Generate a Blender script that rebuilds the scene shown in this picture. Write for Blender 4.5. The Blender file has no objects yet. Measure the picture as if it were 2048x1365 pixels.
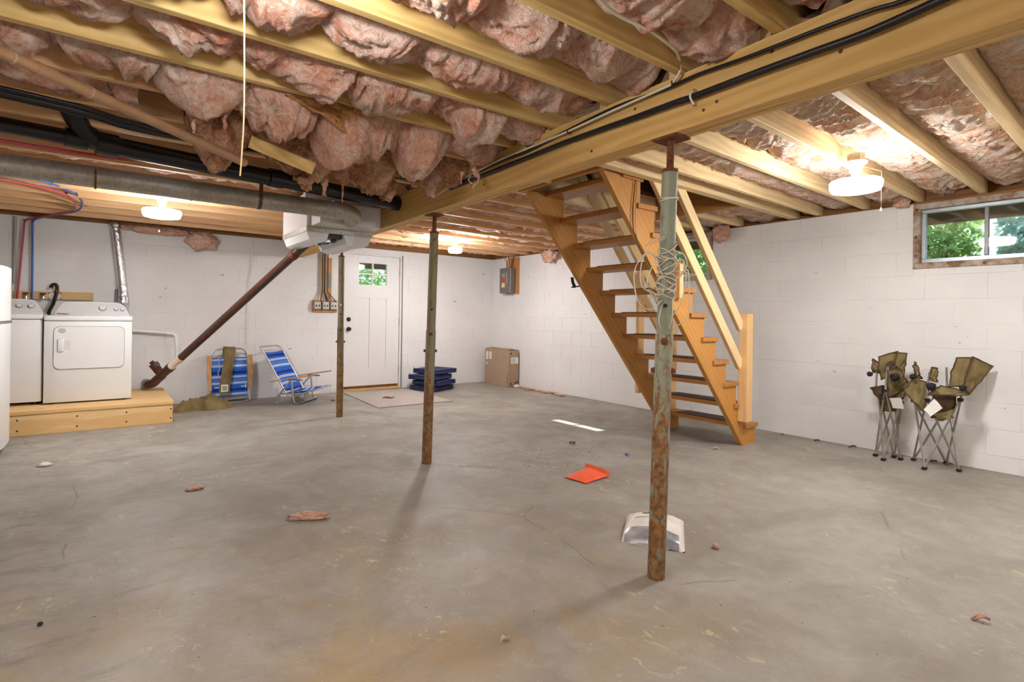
import bpy, bmesh, math, random
from mathutils import Vector, Matrix, noise
R = math.radians
scene = bpy.context.scene
C = scene.collection

# ------------------------------------------------------------------ camera
F_PX, ROLL, YAW, CAM_H = 1075.0, 0.0145, 0.651048, 1.14
cam_data = bpy.data.cameras.new('camera')
cam = bpy.data.objects.new('camera', cam_data); C.objects.link(cam)
cam_data.sensor_fit = 'HORIZONTAL'; cam_data.sensor_width = 36.0
cam_data.lens = 36.0 * F_PX / 2048.0
cam_data.shift_y = -47.5 / 2048.0
cam_data.clip_start = 0.02; cam_data.clip_end = 200
_s, _c = math.sin(YAW), math.cos(YAW)
_r0, _up, _fw = Vector((_c, -_s, 0)), Vector((0, 0, 1)), Vector((_s, _c, 0))
_cx = math.cos(ROLL) * _r0 + math.sin(ROLL) * _up
_cy = -math.sin(ROLL) * _r0 + math.cos(ROLL) * _up
_m = Matrix((_cx, _cy, -_fw)).transposed().to_4x4()
_m.translation = Vector((0, 0, CAM_H))
cam.matrix_world = _m
scene.camera = cam

# ------------------------------------------------------------------ sky, sun, exposure
world = bpy.data.worlds.new('sky'); scene.world = world
world.use_nodes = True
bg = world.node_tree.nodes['Background']
bg.inputs['Color'].default_value = (0.72, 0.86, 1.0, 1)
bg.inputs['Strength'].default_value = 2.6
sun_data = bpy.data.lights.new('sun', 'SUN'); sun_data.energy = 15.0; sun_data.angle = R(0.5)
sun_data.color = (1.0, 0.96, 0.9)
sun = bpy.data.objects.new('sun', sun_data); C.objects.link(sun)
sun.location = (12, 3, 12)
sun.rotation_euler = Vector((-1.5, 0.22, -1.85)).to_track_quat('-Z', 'Y').to_euler()
LAMP_EMIT = 150.0
LAMP_COL = (0.98, 0.985, 1.0)
scene.view_settings.view_transform = 'Standard'
scene.view_settings.look = 'None'
scene.view_settings.gamma = 1.0
scene.view_settings.use_curve_mapping = False
scene.view_settings.exposure = 0.15

# ------------------------------------------------------------------ materials
def lin(h):
    h = h.lstrip('#')
    f = lambda v: v / 12.92 if v <= 0.04045 else ((v + 0.055) / 1.055) ** 2.4
    return tuple(f(int(h[i:i + 2], 16) / 255) for i in (0, 2, 4)) + (1.0,)

class NT:
    def __init__(self, name, rough=0.6, metal=0.0, spec=0.4):
        self.mat = bpy.data.materials.new(name); self.mat.use_nodes = True
        self.t = self.mat.node_tree; self.b = self.t.nodes['Principled BSDF']
        self.b.inputs['Roughness'].default_value = rough
        self.b.inputs['Metallic'].default_value = metal
        self.b.inputs['Specular IOR Level'].default_value = spec
    def n(self, ty, **kw):
        nd = self.t.nodes.new(ty)
        for k, v in kw.items(): setattr(nd, k, v)
        return nd
    def l(self, a, b): self.t.links.new(a, b)
    def coord(self, world=False, scale=(1, 1, 1), rot=(0, 0, 0)):
        if world: o = self.n('ShaderNodeNewGeometry').outputs['Position']
        else: o = self.n('ShaderNodeTexCoord').outputs['Object']
        m = self.n('ShaderNodeMapping'); m.inputs['Scale'].default_value = scale
        m.inputs['Rotation'].default_value = rot
        self.l(o, m.inputs['Vector']); return m.outputs['Vector']
    def noise(self, vec, scale, detail=4, rough=0.55, dist=0.0):
        nd = self.n('ShaderNodeTexNoise'); nd.inputs['Scale'].default_value = scale
        nd.inputs['Detail'].default_value = detail; nd.inputs['Roughness'].default_value = rough
        nd.inputs['Distortion'].default_value = dist
        self.l(vec, nd.inputs['Vector']); return nd.outputs['Fac']
    def ramp(self, fac, stops):
        r = self.n('ShaderNodeValToRGB')
        while len(r.color_ramp.elements) < len(stops): r.color_ramp.elements.new(0.5)
        for e, (p, c) in zip(r.color_ramp.elements, stops):
            e.position = p; e.color = c if len(c) == 4 else (*c, 1)
        self.l(fac, r.inputs['Fac']); return r.outputs['Color']
    def mix(self, fac, a, b, mode='MIX'):
        m = self.n('ShaderNodeMix', data_type='RGBA', blend_type=mode)
        for sock, v in ((m.inputs[0], fac), (m.inputs[6], a), (m.inputs[7], b)):
            if hasattr(v, 'is_output'): self.l(v, sock)
            else: sock.default_value = v
        return m.outputs[2]
    def bump(self, h, strength=0.3, dist=0.01):
        b = self.n('ShaderNodeBump'); b.inputs['Strength'].default_value = strength
        b.inputs['Distance'].default_value = dist
        self.l(h, b.inputs['Height']); self.l(b.outputs['Normal'], self.b.inputs['Normal'])
    def color(self, c):
        if hasattr(c, 'is_output'): self.l(c, self.b.inputs['Base Color'])
        else: self.b.inputs['Base Color'].default_value = c
        return self
BW = lambda v: (v, v, v, 1)

def flat(name, col, rough=0.5, metal=0.0, spec=0.4, var=0.06, scale=14, bump=0.0):
    m = NT(name, rough, metal, spec); v = m.coord()
    c = lin(col); d = tuple(max(0, x * (1 - var * 2)) for x in c[:3]) + (1,); e = tuple(min(1, x * (1 + var)) for x in c[:3]) + (1,)
    nz = m.noise(v, scale)
    m.color(m.ramp(nz, [(0.3, d), (0.7, e)]))
    if bump: m.bump(nz, bump, 0.004)
    return m.mat

def wood(name, light, dark, axis='x', rot=(0, 0, 0), rough=0.6, knots=True, spec=0.3, ring=9.0, con=0.6):
    m = NT(name, rough, 0, spec)
    st = {'x': (0.12, 1, 1), 'y': (1, 0.12, 1), 'z': (1, 1, 0.12)}[axis]
    v = m.coord(True, (1, 1, 1), rot)
    mp = m.n('ShaderNodeMapping'); mp.inputs['Scale'].default_value = st; m.l(v, mp.inputs['Vector'])
    v2 = mp.outputs['Vector']
    w = m.n('ShaderNodeTexWave', wave_type='RINGS', rings_direction={'x': 'X', 'y': 'Y', 'z': 'Z'}[axis])
    w.inputs['Scale'].default_value = ring; w.inputs['Distortion'].default_value = 7.0
    w.inputs['Detail'].default_value = 3; w.inputs['Detail Scale'].default_value = 1.3
    m.l(v2, w.inputs['Vector'])
    big = m.noise(v2, 3.0, 3)
    fine = m.noise(v2, 60, 3, 0.6)
    c = m.mix(m.ramp(w.outputs['Fac'], [(0.1, BW(0)), (0.9, BW(con))]), lin(light), lin(dark))
    c = m.mix(m.ramp(big, [(0.35, BW(0)), (0.75, BW(0.45))]), c, lin(dark))
    c = m.mix(m.ramp(fine, [(0.45, BW(0)), (0.8, BW(0.35))]), c, lin(dark))
    if knots:
        vo = m.n('ShaderNodeTexVoronoi'); vo.inputs['Scale'].default_value = 3.2; vo.inputs['Randomness'].default_value = 1.0
        mp2 = m.n('ShaderNodeMapping'); mp2.inputs['Scale'].default_value = {'x': (0.6, 1, 1), 'y': (1, 0.6, 1), 'z': (1, 1, 0.6)}[axis]
        m.l(v, mp2.inputs['Vector']); m.l(mp2.outputs['Vector'], vo.inputs['Vector'])
        k = m.ramp(vo.outputs['Distance'], [(0.03, BW(0.75)), (0.075, BW(0))])
        c = m.mix(k, c, tuple(x * 0.4 for x in lin(dark)[:3]) + (1,))
    m.color(c); m.bump(fine, 0.15, 0.002)
    return m.mat

M = {}
M['joist_l'] = wood('joist_pine', 'e6c888', 'c9a25e', 'x')
M['joist_r'] = wood('joist_pale_pine', 'eed6a8', 'd9b680', 'x')
M['joist_back'] = wood('joist_fir', 'ecc698', 'd3a26e', 'x')
M['beam'] = wood('beam_pine', 'e0bb78', 'c59a55', 'y')
M['subfloor'] = wood('subfloor_board', '8a5c34', '6a4124', 'x', knots=False)
M['plate'] = wood('sill_plate', 'a87442', '7c4f28', 'y')
M['platex'] = wood('sill_plate_x', 'a87442', '7c4f28', 'x')
M['stair'] = wood('stair_fir', 'c9924e', 'aa7234', 'x', rot=(0, R(-49.8), 0), rough=0.45, con=0.35)
M['tread'] = wood('stair_tread', 'c08648', '9a6430', 'y', rough=0.45, con=0.4)
M['newwood_s'] = wood('new_rail_pine', 'edd3a2', 'dcb882', 'x', rot=(0, R(-49.8), 0), con=0.35)
M['newwood_z'] = wood('new_post_pine', 'e9c490', 'd9aa70', 'z', con=0.4)
M['platform'] = wood('platform_pine', 'e8c894', 'cfa060', 'x', ring=6)
M['board'] = wood('backer_board', 'e5c795', 'cda56a', 'x')
M['boardz'] = wood('mount_board', 'c8905a', 'a5683a', 'z')
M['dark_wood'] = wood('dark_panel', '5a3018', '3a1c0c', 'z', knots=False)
M['armwood'] = wood('arm_wood', 'c99a66', 'a9753f', 'z', knots=False, ring=14)
M['white'] = flat('white_enamel', 'dededc', 0.28, spec=0.5, var=0.01)
M['console'] = flat('console_grey', 'cfcfce', 0.35, var=0.01)
M['knob'] = flat('knob_grey', 'dcdcdc', 0.3, var=0.02)
M['knob_rim'] = flat('knob_rim', '77777a', 0.3, 0.4, var=0.02)
M['gap'] = flat('gap_grey', '7b7b7c', 0.6, var=0.03)
M['white_pvc'] = flat('white_pvc', 'ecebe6', 0.35, var=0.01)
M['cream_pvc'] = flat('cream_pvc', 'eddfd2', 0.35, var=0.02)
M['brown_pipe'] = flat('brown_pipe', '4a2a20', 0.28, spec=0.5, var=0.1, scale=5)
M['abs'] = flat('black_plastic_pipe', '17171a', 0.3, spec=0.5, var=0.15)
M['black'] = flat('black_rubber', '151516', 0.4, var=0.1)
M['tan_pipe'] = flat('tan_drain_pipe', 'a58261', 0.4, spec=0.4, var=0.08, scale=4)
M['copper_join'] = flat('pipe_joint', 'b59b84', 0.35, var=0.05)
M['red_pex'] = flat('red_tube', 'b8434e', 0.35, var=0.03)
M['blue_pex'] = flat('blue_tube', '2c5fae', 0.35, var=0.03)
M['chrome'] = flat('bright_metal', 'c9c9cc', 0.22, 1.0, var=0.05)
M['alu'] = flat('aluminium_tube', 'c6c4c0', 0.35, 0.85, var=0.04)
M['grey_tube'] = flat('grey_steel_tube', 'a39c96', 0.35, 0.6, var=0.05)
M['brass'] = flat('dark_bronze', '3c3835', 0.35, 0.8, var=0.1)
M['rust'] = flat('rusty_steel', '7a4a2c', 0.8, 0.2, var=0.25, scale=40)
M['strap'] = flat('bronze_strap', '6b4c28', 0.5, 0.4, var=0.15, scale=40)
M['orange'] = flat('orange_plastic', 'f0643a', 0.55, var=0.04)
M['bluebit'] = flat('blue_plastic', '3a6fc0', 0.5, var=0.04)
M['navy'] = flat('navy_fabric', '3a4166', 0.85, spec=0.2, var=0.12, scale=25)
M['navy_dark'] = flat('navy_piping', '23284a', 0.8, var=0.1)
M['cardboard'] = flat('cardboard', 'a78f78', 0.8, spec=0.2, var=0.04, scale=6)
M['paper'] = flat('white_label', 'e8e5de', 0.7, var=0.03)
M['ink'] = flat('dark_ink', '38332f', 0.7, var=0.05)
M['panel_grey'] = flat('panel_grey', '77726e', 0.45, 0.3, var=0.05)
M['lab_green'] = flat('label_green', '93a58c', 0.6, var=0.05)
M['lab_red'] = flat('label_red', 'd4452f', 0.6, var=0.05)
M['lab_yel'] = flat('label_yellow', 'ded48f', 0.6, var=0.05)
M['olive'] = flat('olive_canvas', '7c6c47', 0.8, spec=0.2, var=0.16, scale=9)
M['olive_dark'] = flat('olive_trim', '54402a', 0.85, var=0.12)
M['mesh_dark'] = flat('dark_net', '231f22', 0.8, var=0.2, scale=50)
M['galv'] = None
M['wire_white'] = flat('cream_cord', 'ddd3bc', 0.6, var=0.04)
M['wire_black'] = flat('black_cable', '1d1b1e', 0.4, var=0.08)
M['wire_grey'] = flat('grey_cable', 'a9a49d', 0.5, var=0.05)
M['wire_tan'] = flat('tan_cable', 'b79c76', 0.5, var=0.08)
M['socket_box'] = flat('socket_box_metal', 'b9b2a8', 0.45, 0.5, var=0.1)
M['lampbox'] = flat('junction_box', 'b7a88f', 0.5, 0.2, var=0.06)
M['porcelain'] = flat('porcelain', 'f2efe8', 0.25, var=0.01)
M['leaf_dead'] = flat('dry_leaf', '8a5f3f', 0.8, var=0.2)
M['scrap'] = flat('pale_chip', 'cfc6b8', 0.8, var=0.08)
M['dirt'] = flat('dark_grit', '2f2a26', 0.9, var=0.2)
M['soil'] = flat('ground_soil', '6d6a4e', 0.95, var=0.25, scale=3)
M['decking'] = wood('deck_board', '7d7468', '5f574c', 'y', knots=False)
M['bark'] = flat('bark', '5d4a38', 0.9, var=0.2)
M['strip'] = flat('weather_strip', '9b9a96', 0.5, 0.3, var=0.05)
M['thresh'] = wood('threshold_wood', 'd8bd83', 'b2915c', 'x', knots=False)
M['doorwhite'] = flat('door_white', 'dfdedc', 0.4, var=0.01)
M['rubbermat'] = flat('tread_mat', '5d4a46', 0.7, var=0.15, scale=60)

def make_leafmat(name, a, b):
    m = NT(name, 0.5, 0, 0.4); v = m.coord(True)
    m.color(m.ramp(m.noise(v, 5, 3), [(0.3, lin(a)), (0.7, lin(b))]))
    tr = m.n('ShaderNodeBsdfTranslucent'); tr.inputs['Color'].default_value = lin(b)
    mx = m.n('ShaderNodeMixShader'); mx.inputs[0].default_value = 0.35
    out = m.t.nodes['Material Output']
    m.l(m.b.outputs[0], mx.inputs[1]); m.l(tr.outputs[0], mx.inputs[2]); m.l(mx.outputs[0], out.inputs['Surface'])
    return m.mat
M['leaf_a'] = make_leafmat('leaf_green', '4f7a45', '9cc07a')
M['leaf_b'] = make_leafmat('leaf_sky_tint', '4f7f78', '9fc9bd')  # sky reflection and bluish daylight put into the leaf colour

def galvanised():
    m = NT('galvanised_steel', 0.42, 0.45, 0.5); v = m.coord()
    vo = m.n('ShaderNodeTexVoronoi'); vo.inputs['Scale'].default_value = 55; m.l(v, vo.inputs['Vector'])
    nz = m.noise(v, 5, 5)
    c = m.mix(m.ramp(vo.outputs['Color'], [(0.2, BW(0)), (0.8, BW(0.6))]), lin('a5a197'), lin('c4c0b6'))
    c = m.mix(m.ramp(nz, [(0.5, BW(0)), (0.72, BW(0.6))]), c, lin('8b7c60'))
    m.color(c); return m.mat
M['galv'] = galvanised()

def foil():
    m = NT('crinkled_foil', 0.18, 1.0, 0.5); v = m.coord()
    m.color(lin('d8d8da')); m.bump(m.noise(v, 45, 3, 0.6), 0.8, 0.01); return m.mat
M['foil'] = foil()

def glass():
    m = NT('window_glass', 0.02); t = m.t
    tr = m.n('ShaderNodeBsdfTransparent'); tr.inputs['Color'].default_value = (0.93, 0.97, 0.97, 1)
    gl = m.n('ShaderNodeBsdfGlossy'); gl.inputs['Roughness'].default_value = 0.03
    lw = m.n('ShaderNodeLayerWeight'); lw.inputs['Blend'].default_value = 0.5
    pw = m.n('ShaderNodeMath', operation='POWER'); m.l(lw.outputs['Facing'], pw.inputs[0]); pw.inputs[1].default_value = 4.0
    fr = m.n('ShaderNodeMath', operation='MULTIPLY_ADD'); m.l(pw.outputs[0], fr.inputs[0]); fr.inputs[1].default_value = 0.6; fr.inputs[2].default_value = 0.05
    mx = m.n('ShaderNodeMixShader')
    m.l(fr.outputs[0], mx.inputs[0]); m.l(tr.outputs[0], mx.inputs[1]); m.l(gl.outputs[0], mx.inputs[2])
    m.l(mx.outputs[0], t.nodes['Material Output'].inputs['Surface']); return m.mat
M['glass'] = glass()

def lampmat(k):
    m = NT('lit_diffuser', 0.4); m.color((1, 1, 1, 1))
    m.b.inputs['Emission Color'].default_value = (*LAMP_COL, 1)
    m.b.inputs['Emission Strength'].default_value = LAMP_EMIT * k
    return m.mat
M['lamp'] = lampmat(1.0); M['lamp_back'] = lampmat(0.15)
M['lamp_soft'] = lampmat(0.4); M['lamp_soft_back'] = lampmat(1.2)
M['lamp_full'] = lampmat(1.1); M['lamp_full_back'] = lampmat(1.1)  # used only by the added fill lamps behind the camera
M['lamp_bulb'] = lampmat(2.6); M['lamp_bulb_back'] = lampmat(0.5)

def painted_block():
    m = NT('white_painted_block', 0.62, 0, 0.3); v = m.coord(True)
    big = m.noise(v, 1.1, 4); fine = m.noise(v, 90, 3, 0.6); pit = m.noise(v, 34, 4, 0.6)
    c = m.mix(m.ramp(big, [(0.35, BW(0)), (0.7, BW(1))]), lin('e6e5e3'), lin('dad9d7'))
    c = m.mix(m.ramp(pit, [(0.66, BW(0)), (0.74, BW(0.35))]), c, lin('b7b3ad'))
    chip = m.noise(m.coord(True, (1, 1, 1.8)), 7.5, 5, 0.62, 0.6)
    c = m.mix(m.ramp(chip, [(0.71, BW(0)), (0.722, BW(1))]), c, lin('8f8e8c'))
    m.color(c)
    h = m.mix(0.5, fine, pit); m.bump(h, 0.22, 0.006); return m.mat
M['block'] = painted_block()

def concrete():
    m = NT('painted_concrete', 0.5, 0, 0.3); v = m.coord(True)
    big = m.noise(v, 0.55, 6, 0.6, 0.3); mid = m.noise(v, 2.2, 6, 0.65, 0.5); fine = m.noise(v, 40, 4, 0.65)
    c = m.ramp(big, [(0.3, lin('8a857d')), (0.5, lin('9a968d')), (0.7, lin('a09d95'))])
    c = m.mix(m.ramp(mid, [(0.35, BW(0.6)), (0.6, BW(0))]), c, lin('7f766c'))
    c = m.mix(m.ramp(m.noise(v, 9, 6, 0.7, 0.6), [(0.3, BW(0.4)), (0.55, BW(0))]), c, lin('857c71'))
    c = m.mix(m.ramp(m.noise(v, 5, 6, 0.7, 0.8), [(0.55, BW(0)), (0.75, BW(0.4))]), c, lin('aeada6'))
    # ochre stains, thickest on the slab in front of the laundry side
    sep = m.n('ShaderNodeSeparateXYZ'); m.l(v, sep.inputs[0])
    def mr(s, a, b):
        r = m.n('ShaderNodeMapRange'); r.inputs[1].default_value = a; r.inputs[2].default_value = b
        m.l(s, r.inputs[0]); return r.outputs[0]
    def mul(a, b):
        n = m.n('ShaderNodeMath', operation='MULTIPLY')
        for i, q in enumerate((a, b)):
            if hasattr(q, 'is_output'): m.l(q, n.inputs[i])
            else: n.inputs[i].default_value = q
        return n.outputs[0]
    reg = mul(mr(sep.outputs[0], 2.6, 0.9), mr(sep.outputs[1], 3.6, 1.6))
    st = m.ramp(m.noise(v, 1.9, 5, 0.65, 0.8), [(0.44, BW(0)), (0.70, BW(0.6))])
    c = m.mix(mul(reg, st), c, lin('a58a55'))
    # worn streaks, paint flakes, grime
    fl = m.noise(m.coord(True, (1, 0.55, 1), (0, 0, R(35))), 17, 6, 0.72, 0.8)
    patch = m.noise(v, 1.3, 3, 0.5)
    fm = mul(m.ramp(fl, [(0.59, BW(0)), (0.63, BW(0.75))]), m.ramp(patch, [(0.5, BW(0)), (0.62, BW(1))]))
    c = m.mix(fm, c, lin('c4b68f'))
    gr = m.noise(m.coord(True, (0.5, 1.2, 1), (0, 0, R(20))), 5, 6, 0.7, 0.6)
    gm = mul(m.ramp(gr, [(0.55, BW(0)), (0.72, BW(0.65))]), mr(sep.outputs[0], 1.4, -0.4))
    c = m.mix(gm, c, lin('5c5450'))
    sp = m.noise(v, 130, 2, 0.5); c = m.mix(m.ramp(sp, [(0.69, BW(0)), (0.73, BW(0.6))]), c, lin('d7d2c6'))
    sd = m.noise(v, 95, 2, 0.5); c = m.mix(m.ramp(sd, [(0.7, BW(0)), (0.75, BW(0.7))]), c, lin('4c4640'))
    # hairline cracks
    wv = m.n('ShaderNodeMix', data_type='RGBA'); wv.inputs[0].default_value = 0.12
    nz = m.n('ShaderNodeTexNoise'); nz.inputs['Scale'].default_value = 2.4; nz.inputs['Detail'].default_value = 6
    m.l(v, nz.inputs['Vector']); m.l(v, wv.inputs[6]); m.l(nz.outputs['Color'], wv.inputs[7])
    vo = m.n('ShaderNodeTexVoronoi', feature='DISTANCE_TO_EDGE'); vo.inputs['Scale'].default_value = 0.62
    m.l(wv.outputs[2], vo.inputs['Vector'])
    cr = mul(m.ramp(vo.outputs['Distance'], [(0.0006, BW(0.6)), (0.0018, BW(0))]), m.ramp(patch, [(0.40, BW(1)), (0.45, BW(0))]))
    c = m.mix(cr, c, lin('5a5650'))
    m.color(c)
    rr = m.ramp(mid, [(0.3, BW(0.62)), (0.7, BW(0.44))]); m.l(rr, m.b.inputs['Roughness'])
    m.bump(m.mix(0.5, fine, fl), 0.12, 0.004); return m.mat
M['concrete'] = concrete()

def fibreglass(name, pale, mid, deep, st=(1, 1, 1), sc=1.0):
    m = NT(name, 0.95, 0, 0.05)
    v = m.coord(True, st)
    a = m.noise(v, 5.5 * sc, 5, 0.6, 1.2); b = m.noise(v, 15 * sc, 7, 0.72, 3.0); d = m.noise(v, 90 * sc, 3, 0.7, 1.0)
    c = m.ramp(a, [(0.28, lin(deep)), (0.46, lin(mid)), (0.62, lin(pale))])
    c = m.mix(m.ramp(b, [(0.36, BW(0.7)), (0.52, BW(0))]), c, lin(deep))
    c = m.mix(m.ramp(b, [(0.52, BW(0)), (0.66, BW(0.65))]), c, lin(pale))
    m.color(c)
    m.bump(m.mix(0.45, b, d), 1.0, 0.03); return m.mat
M['fg_left'] = fibreglass('pink_fibreglass', 'fde4d2', 'f3c0a6', 'd68568')
M['fg_right'] = fibreglass('peach_fibreglass', 'fff2e2', 'f8d4b6', 'dd9470', (1.6, 0.7, 1))
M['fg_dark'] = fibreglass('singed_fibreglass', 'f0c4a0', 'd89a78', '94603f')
M['fg_orange'] = fibreglass('amber_fibreglass', 'f0bf83', 'e0a066', 'c47f4c')

def post_paint(name, base, rustcol, rustz, bias):
    m = NT(name, 0.6, 0.15, 0.35); v = m.coord()
    sep = m.n('ShaderNodeSeparateXYZ'); m.l(v, sep.inputs[0])
    nz = m.noise(m.coord(False, (1, 1, 0.45)), 22, 6, 0.7, 0.4)
    r = m.n('ShaderNodeMapRange'); r.inputs[1].default_value = rustz; r.inputs[2].default_value = 0.0
    r.inputs[3].default_value = bias; r.inputs[4].default_value = 0.16; r.clamp = True
    m.l(sep.outputs[2], r.inputs[0])
    ad = m.n('ShaderNodeMath', operation='ADD'); m.l(nz, ad.inputs[0]); m.l(r.outputs[0], ad.inputs[1])
    rr = m.ramp(m.noise(v, 45, 4, 0.6), [(0.35, lin('5a3a20')), (0.65, lin(rustcol))])
    c = m.mix(m.ramp(ad.outputs[0], [(0.5, BW(0)), (0.6, BW(0.9))]), lin(base), rr)
    m.color(c); m.bump(nz, 0.2, 0.002); return m.mat
M['post_a'] = post_paint('green_painted_post', '8d9482', 'a06c30', 1.3, -0.02)
M['post_b'] = post_paint('olive_painted_post', '7e775c', '94622e', 1.0, -0.03)
M['post_up'] = post_paint('grey_green_tube', '8f9583', '8a7450', 0.3, -0.09)

def stripes(name, axis, off=0.0):
    m = NT(name, 0.75, 0, 0.2)
    v = m.coord(False); sep = m.n('ShaderNodeSeparateXYZ'); m.l(v, sep.inputs[0])
    mm = m.n('ShaderNodeMath', operation='MULTIPLY_ADD'); mm.inputs[1].default_value = 4.6; mm.inputs[2].default_value = off
    m.l(sep.outputs[axis], mm.inputs[0])
    fr = m.n('ShaderNodeMath', operation='FRACT'); m.l(mm.outputs[0], fr.inputs[0])
    r = m.n('ShaderNodeValToRGB'); r.color_ramp.interpolation = 'CONSTANT'
    st = [(0, '2f6fd0'), (.09, 'dfe6f2'), (.13, '2f6fd0'), (.16, 'dfe6f2'), (.2, '3b7ad6'), (.3, '6f7fb6'), (.36, '2f6fd0'), (.46, 'dfe6f2'), (.5, '2f6fd0'), (.53, 'dfe6f2'), (.57, '2a63c4'), (.68, '1c3280'), (.82, '2a63c4')]
    while len(r.color_ramp.elements) < len(st): r.color_ramp.elements.new(0.5)
    for e, (p, c) in zip(r.color_ramp.elements, st): e.position = p; e.color = lin(c)
    m.l(fr.outputs[0], r.inputs['Fac']); m.color(r.outputs['Color'])
    return m.mat
M['stripe_z'] = stripes('blue_striped_cloth', 2)
M['stripe_x'] = stripes('blue_striped_seat', 0)

def mat_rug():
    m = NT('tweed_carpet', 0.95, 0, 0.1); v = m.coord(True)
    n = m.noise(v, 120, 3, 0.7); c = m.ramp(n, [(0.35, lin('8d8580')), (0.5, lin('b5aca5')), (0.65, lin('cfc7bf'))])
    m.color(c); m.bump(n, 0.9, 0.008); return m.mat
M['rug'] = mat_rug()

def mat_bag():
    m = NT('milky_plastic', 0.25, 0, 0.5); v = m.coord()
    n = m.noise(v, 7, 4); c = m.ramp(n, [(0.3, lin('d8d2cc')), (0.7, lin('ece6df'))])
    m.color(c); m.bump(n, 0.5, 0.01); return m.mat
M['bag'] = mat_bag()
def mat_bagdark():
    m = NT('grey_through_plastic', 0.25, 0, 0.5); v = m.coord()
    n = m.noise(v, 14, 4); m.color(m.ramp(n, [(0.35, lin('6f7680')), (0.65, lin('a9a6a8'))])); return m.mat
M['bagdark'] = mat_bagdark()
def weathered():
    m = NT('weathered_frame', 0.7, 0, 0.3); v = m.coord(True)
    n = m.noise(v, 9, 6, 0.7); m.color(m.ramp(n, [(0.38, lin('7c5c42')), (0.5, lin('a89684')), (0.62, lin('b9b3aa'))])); m.bump(n, .3, .004); return m.mat
M['weathered'] = weathered()
M['sash'] = flat('sash_metal', 'a9b4b8', 0.35, 0.6, var=0.06)
M['sash_dark'] = flat('sash_dark_metal', '6a6a66', 0.4, 0.6, var=0.06)

# ------------------------------------------------------------------ mesh helpers
ORG = {}
def new_bm(): return bmesh.new()
def add_box(bm, lo, hi, bev=0.0, mat=None, seg=1):
    lo, hi = Vector(lo), Vector(hi)
    g = bmesh.ops.create_cube(bm, size=1.0)
    vs = g['verts']; ce = (lo + hi) / 2; sz = hi - lo
    for v in vs:
        v.co = Vector((v.co.x * sz.x, v.co.y * sz.y, v.co.z * sz.z)) + ce
    if bev > 0:
        es = list({e for v in vs for e in v.link_edges})
        r = bmesh.ops.bevel(bm, geom=es, offset=bev, segments=seg, affect='EDGES', profile=0.5)
        vs = list({v for f in r['faces'] for v in f.verts} | {v for v in vs if v.is_valid})
    if mat is not None:
        for v in vs: v.co = mat @ v.co
    return vs
def add_bar(bm, a, b, w, h, bev=0.0, up=(0, 0, 1), roll=0.0):
    """rectangular bar from a to b; w across, h along 'up'"""
    a, b = Vector(a), Vector(b); d = b - a; L = d.length; d.normalize()
    up = Vector(up); s = up.cross(d)
    if s.length < 1e-5: s = Vector((1, 0, 0)).cross(d)
    s.normalize(); u = d.cross(s)
    m = Matrix((d, s, u)).transposed().to_4x4(); m.translation = a
    if roll: m = m @ Matrix.Rotation(roll, 4, 'X')
    return add_box(bm, (0, -w / 2, -h / 2), (L, w / 2, h / 2), bev, m)
def catmull(pts, n=6):
    pts = [Vector(p) for p in pts]
    if len(pts) < 3: return pts
    out = []
    P_ = [pts[0] * 2 - pts[1]] + pts + [pts[-1] * 2 - pts[-2]]
    for i in range(1, len(P_) - 2):
        p0, p1, p2, p3 = P_[i - 1:i + 3]
        for k in range(n):
            t = k / n
            out.append(0.5 * ((2 * p1) + (p2 - p0) * t + (2 * p0 - 5 * p1 + 4 * p2 - p3) * t * t + (3 * p1 - p0 - 3 * p2 + p3) * t ** 3))
    out.append(pts[-1]); return out
def add_tube(bm, path, r, seg=10, cap=True, closed=False):
    path = [Vector(p) for p in path]; n = len(path); rings = []
    rf = r if callable(r) else (lambda i, t: r)
    prev = None
    for i, p in enumerate(path):
        if closed: d = path[(i + 1) % n] - path[i - 1]
        else: d = path[min(i + 1, n - 1)] - path[max(i - 1, 0)]
        if d.length < 1e-9: d = Vector((0, 0, 1))
        d.normalize()
        if prev is None:
            s = d.cross(Vector((0, 0, 1)))
            if s.length < 1e-3: s = d.cross(Vector((1, 0, 0)))
        else:
            s = prev - d * prev.dot(d)
            if s.length < 1e-5: s = d.cross(Vector((0, 0, 1)))
        s.normalize(); prev = s; u = d.cross(s); rr = rf(i, i / max(1, n - 1))
        rings.append([bm.verts.new(p + (s * math.cos(2 * math.pi * k / seg) + u * math.sin(2 * math.pi * k / seg)) * rr) for k in range(seg)])
    m = n if closed else n - 1
    for i in range(m):
        a, b = rings[i], rings[(i + 1) % n]
        for k in range(seg):
            bm.faces.new((a[k], a[(k + 1) % seg], b[(k + 1) % seg], b[k]))
    if cap and not closed:
        bm.faces.new(rings[0][::-1]); bm.faces.new(rings[-1])
def add_lathe(bm, prof, seg=24, mat=None):
    """profile list of (r,z), revolved round z"""
    rings = []; allv = []
    for (r, z) in prof:
        if r < 1e-6: rings.append([bm.verts.new((0, 0, z))])
        else: rings.append([bm.verts.new((r * math.cos(2 * math.pi * k / seg), r * math.sin(2 * math.pi * k / seg), z)) for k in range(seg)])
        allv += rings[-1]
    for a, b in zip(rings[:-1], rings[1:]):
        for k in range(seg):
            k2 = (k + 1) % seg
            if len(a) == 1 and len(b) == 1: continue
            if len(a) == 1: bm.faces.new((a[0], b[k], b[k2]))
            elif len(b) == 1: bm.faces.new((a[k], b[0], a[k2]))
            else: bm.faces.new((a[k], b[k], b[k2], a[k2]))
    if mat is not None:
        for v in allv: v.co = mat @ v.co
    return allv
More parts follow.
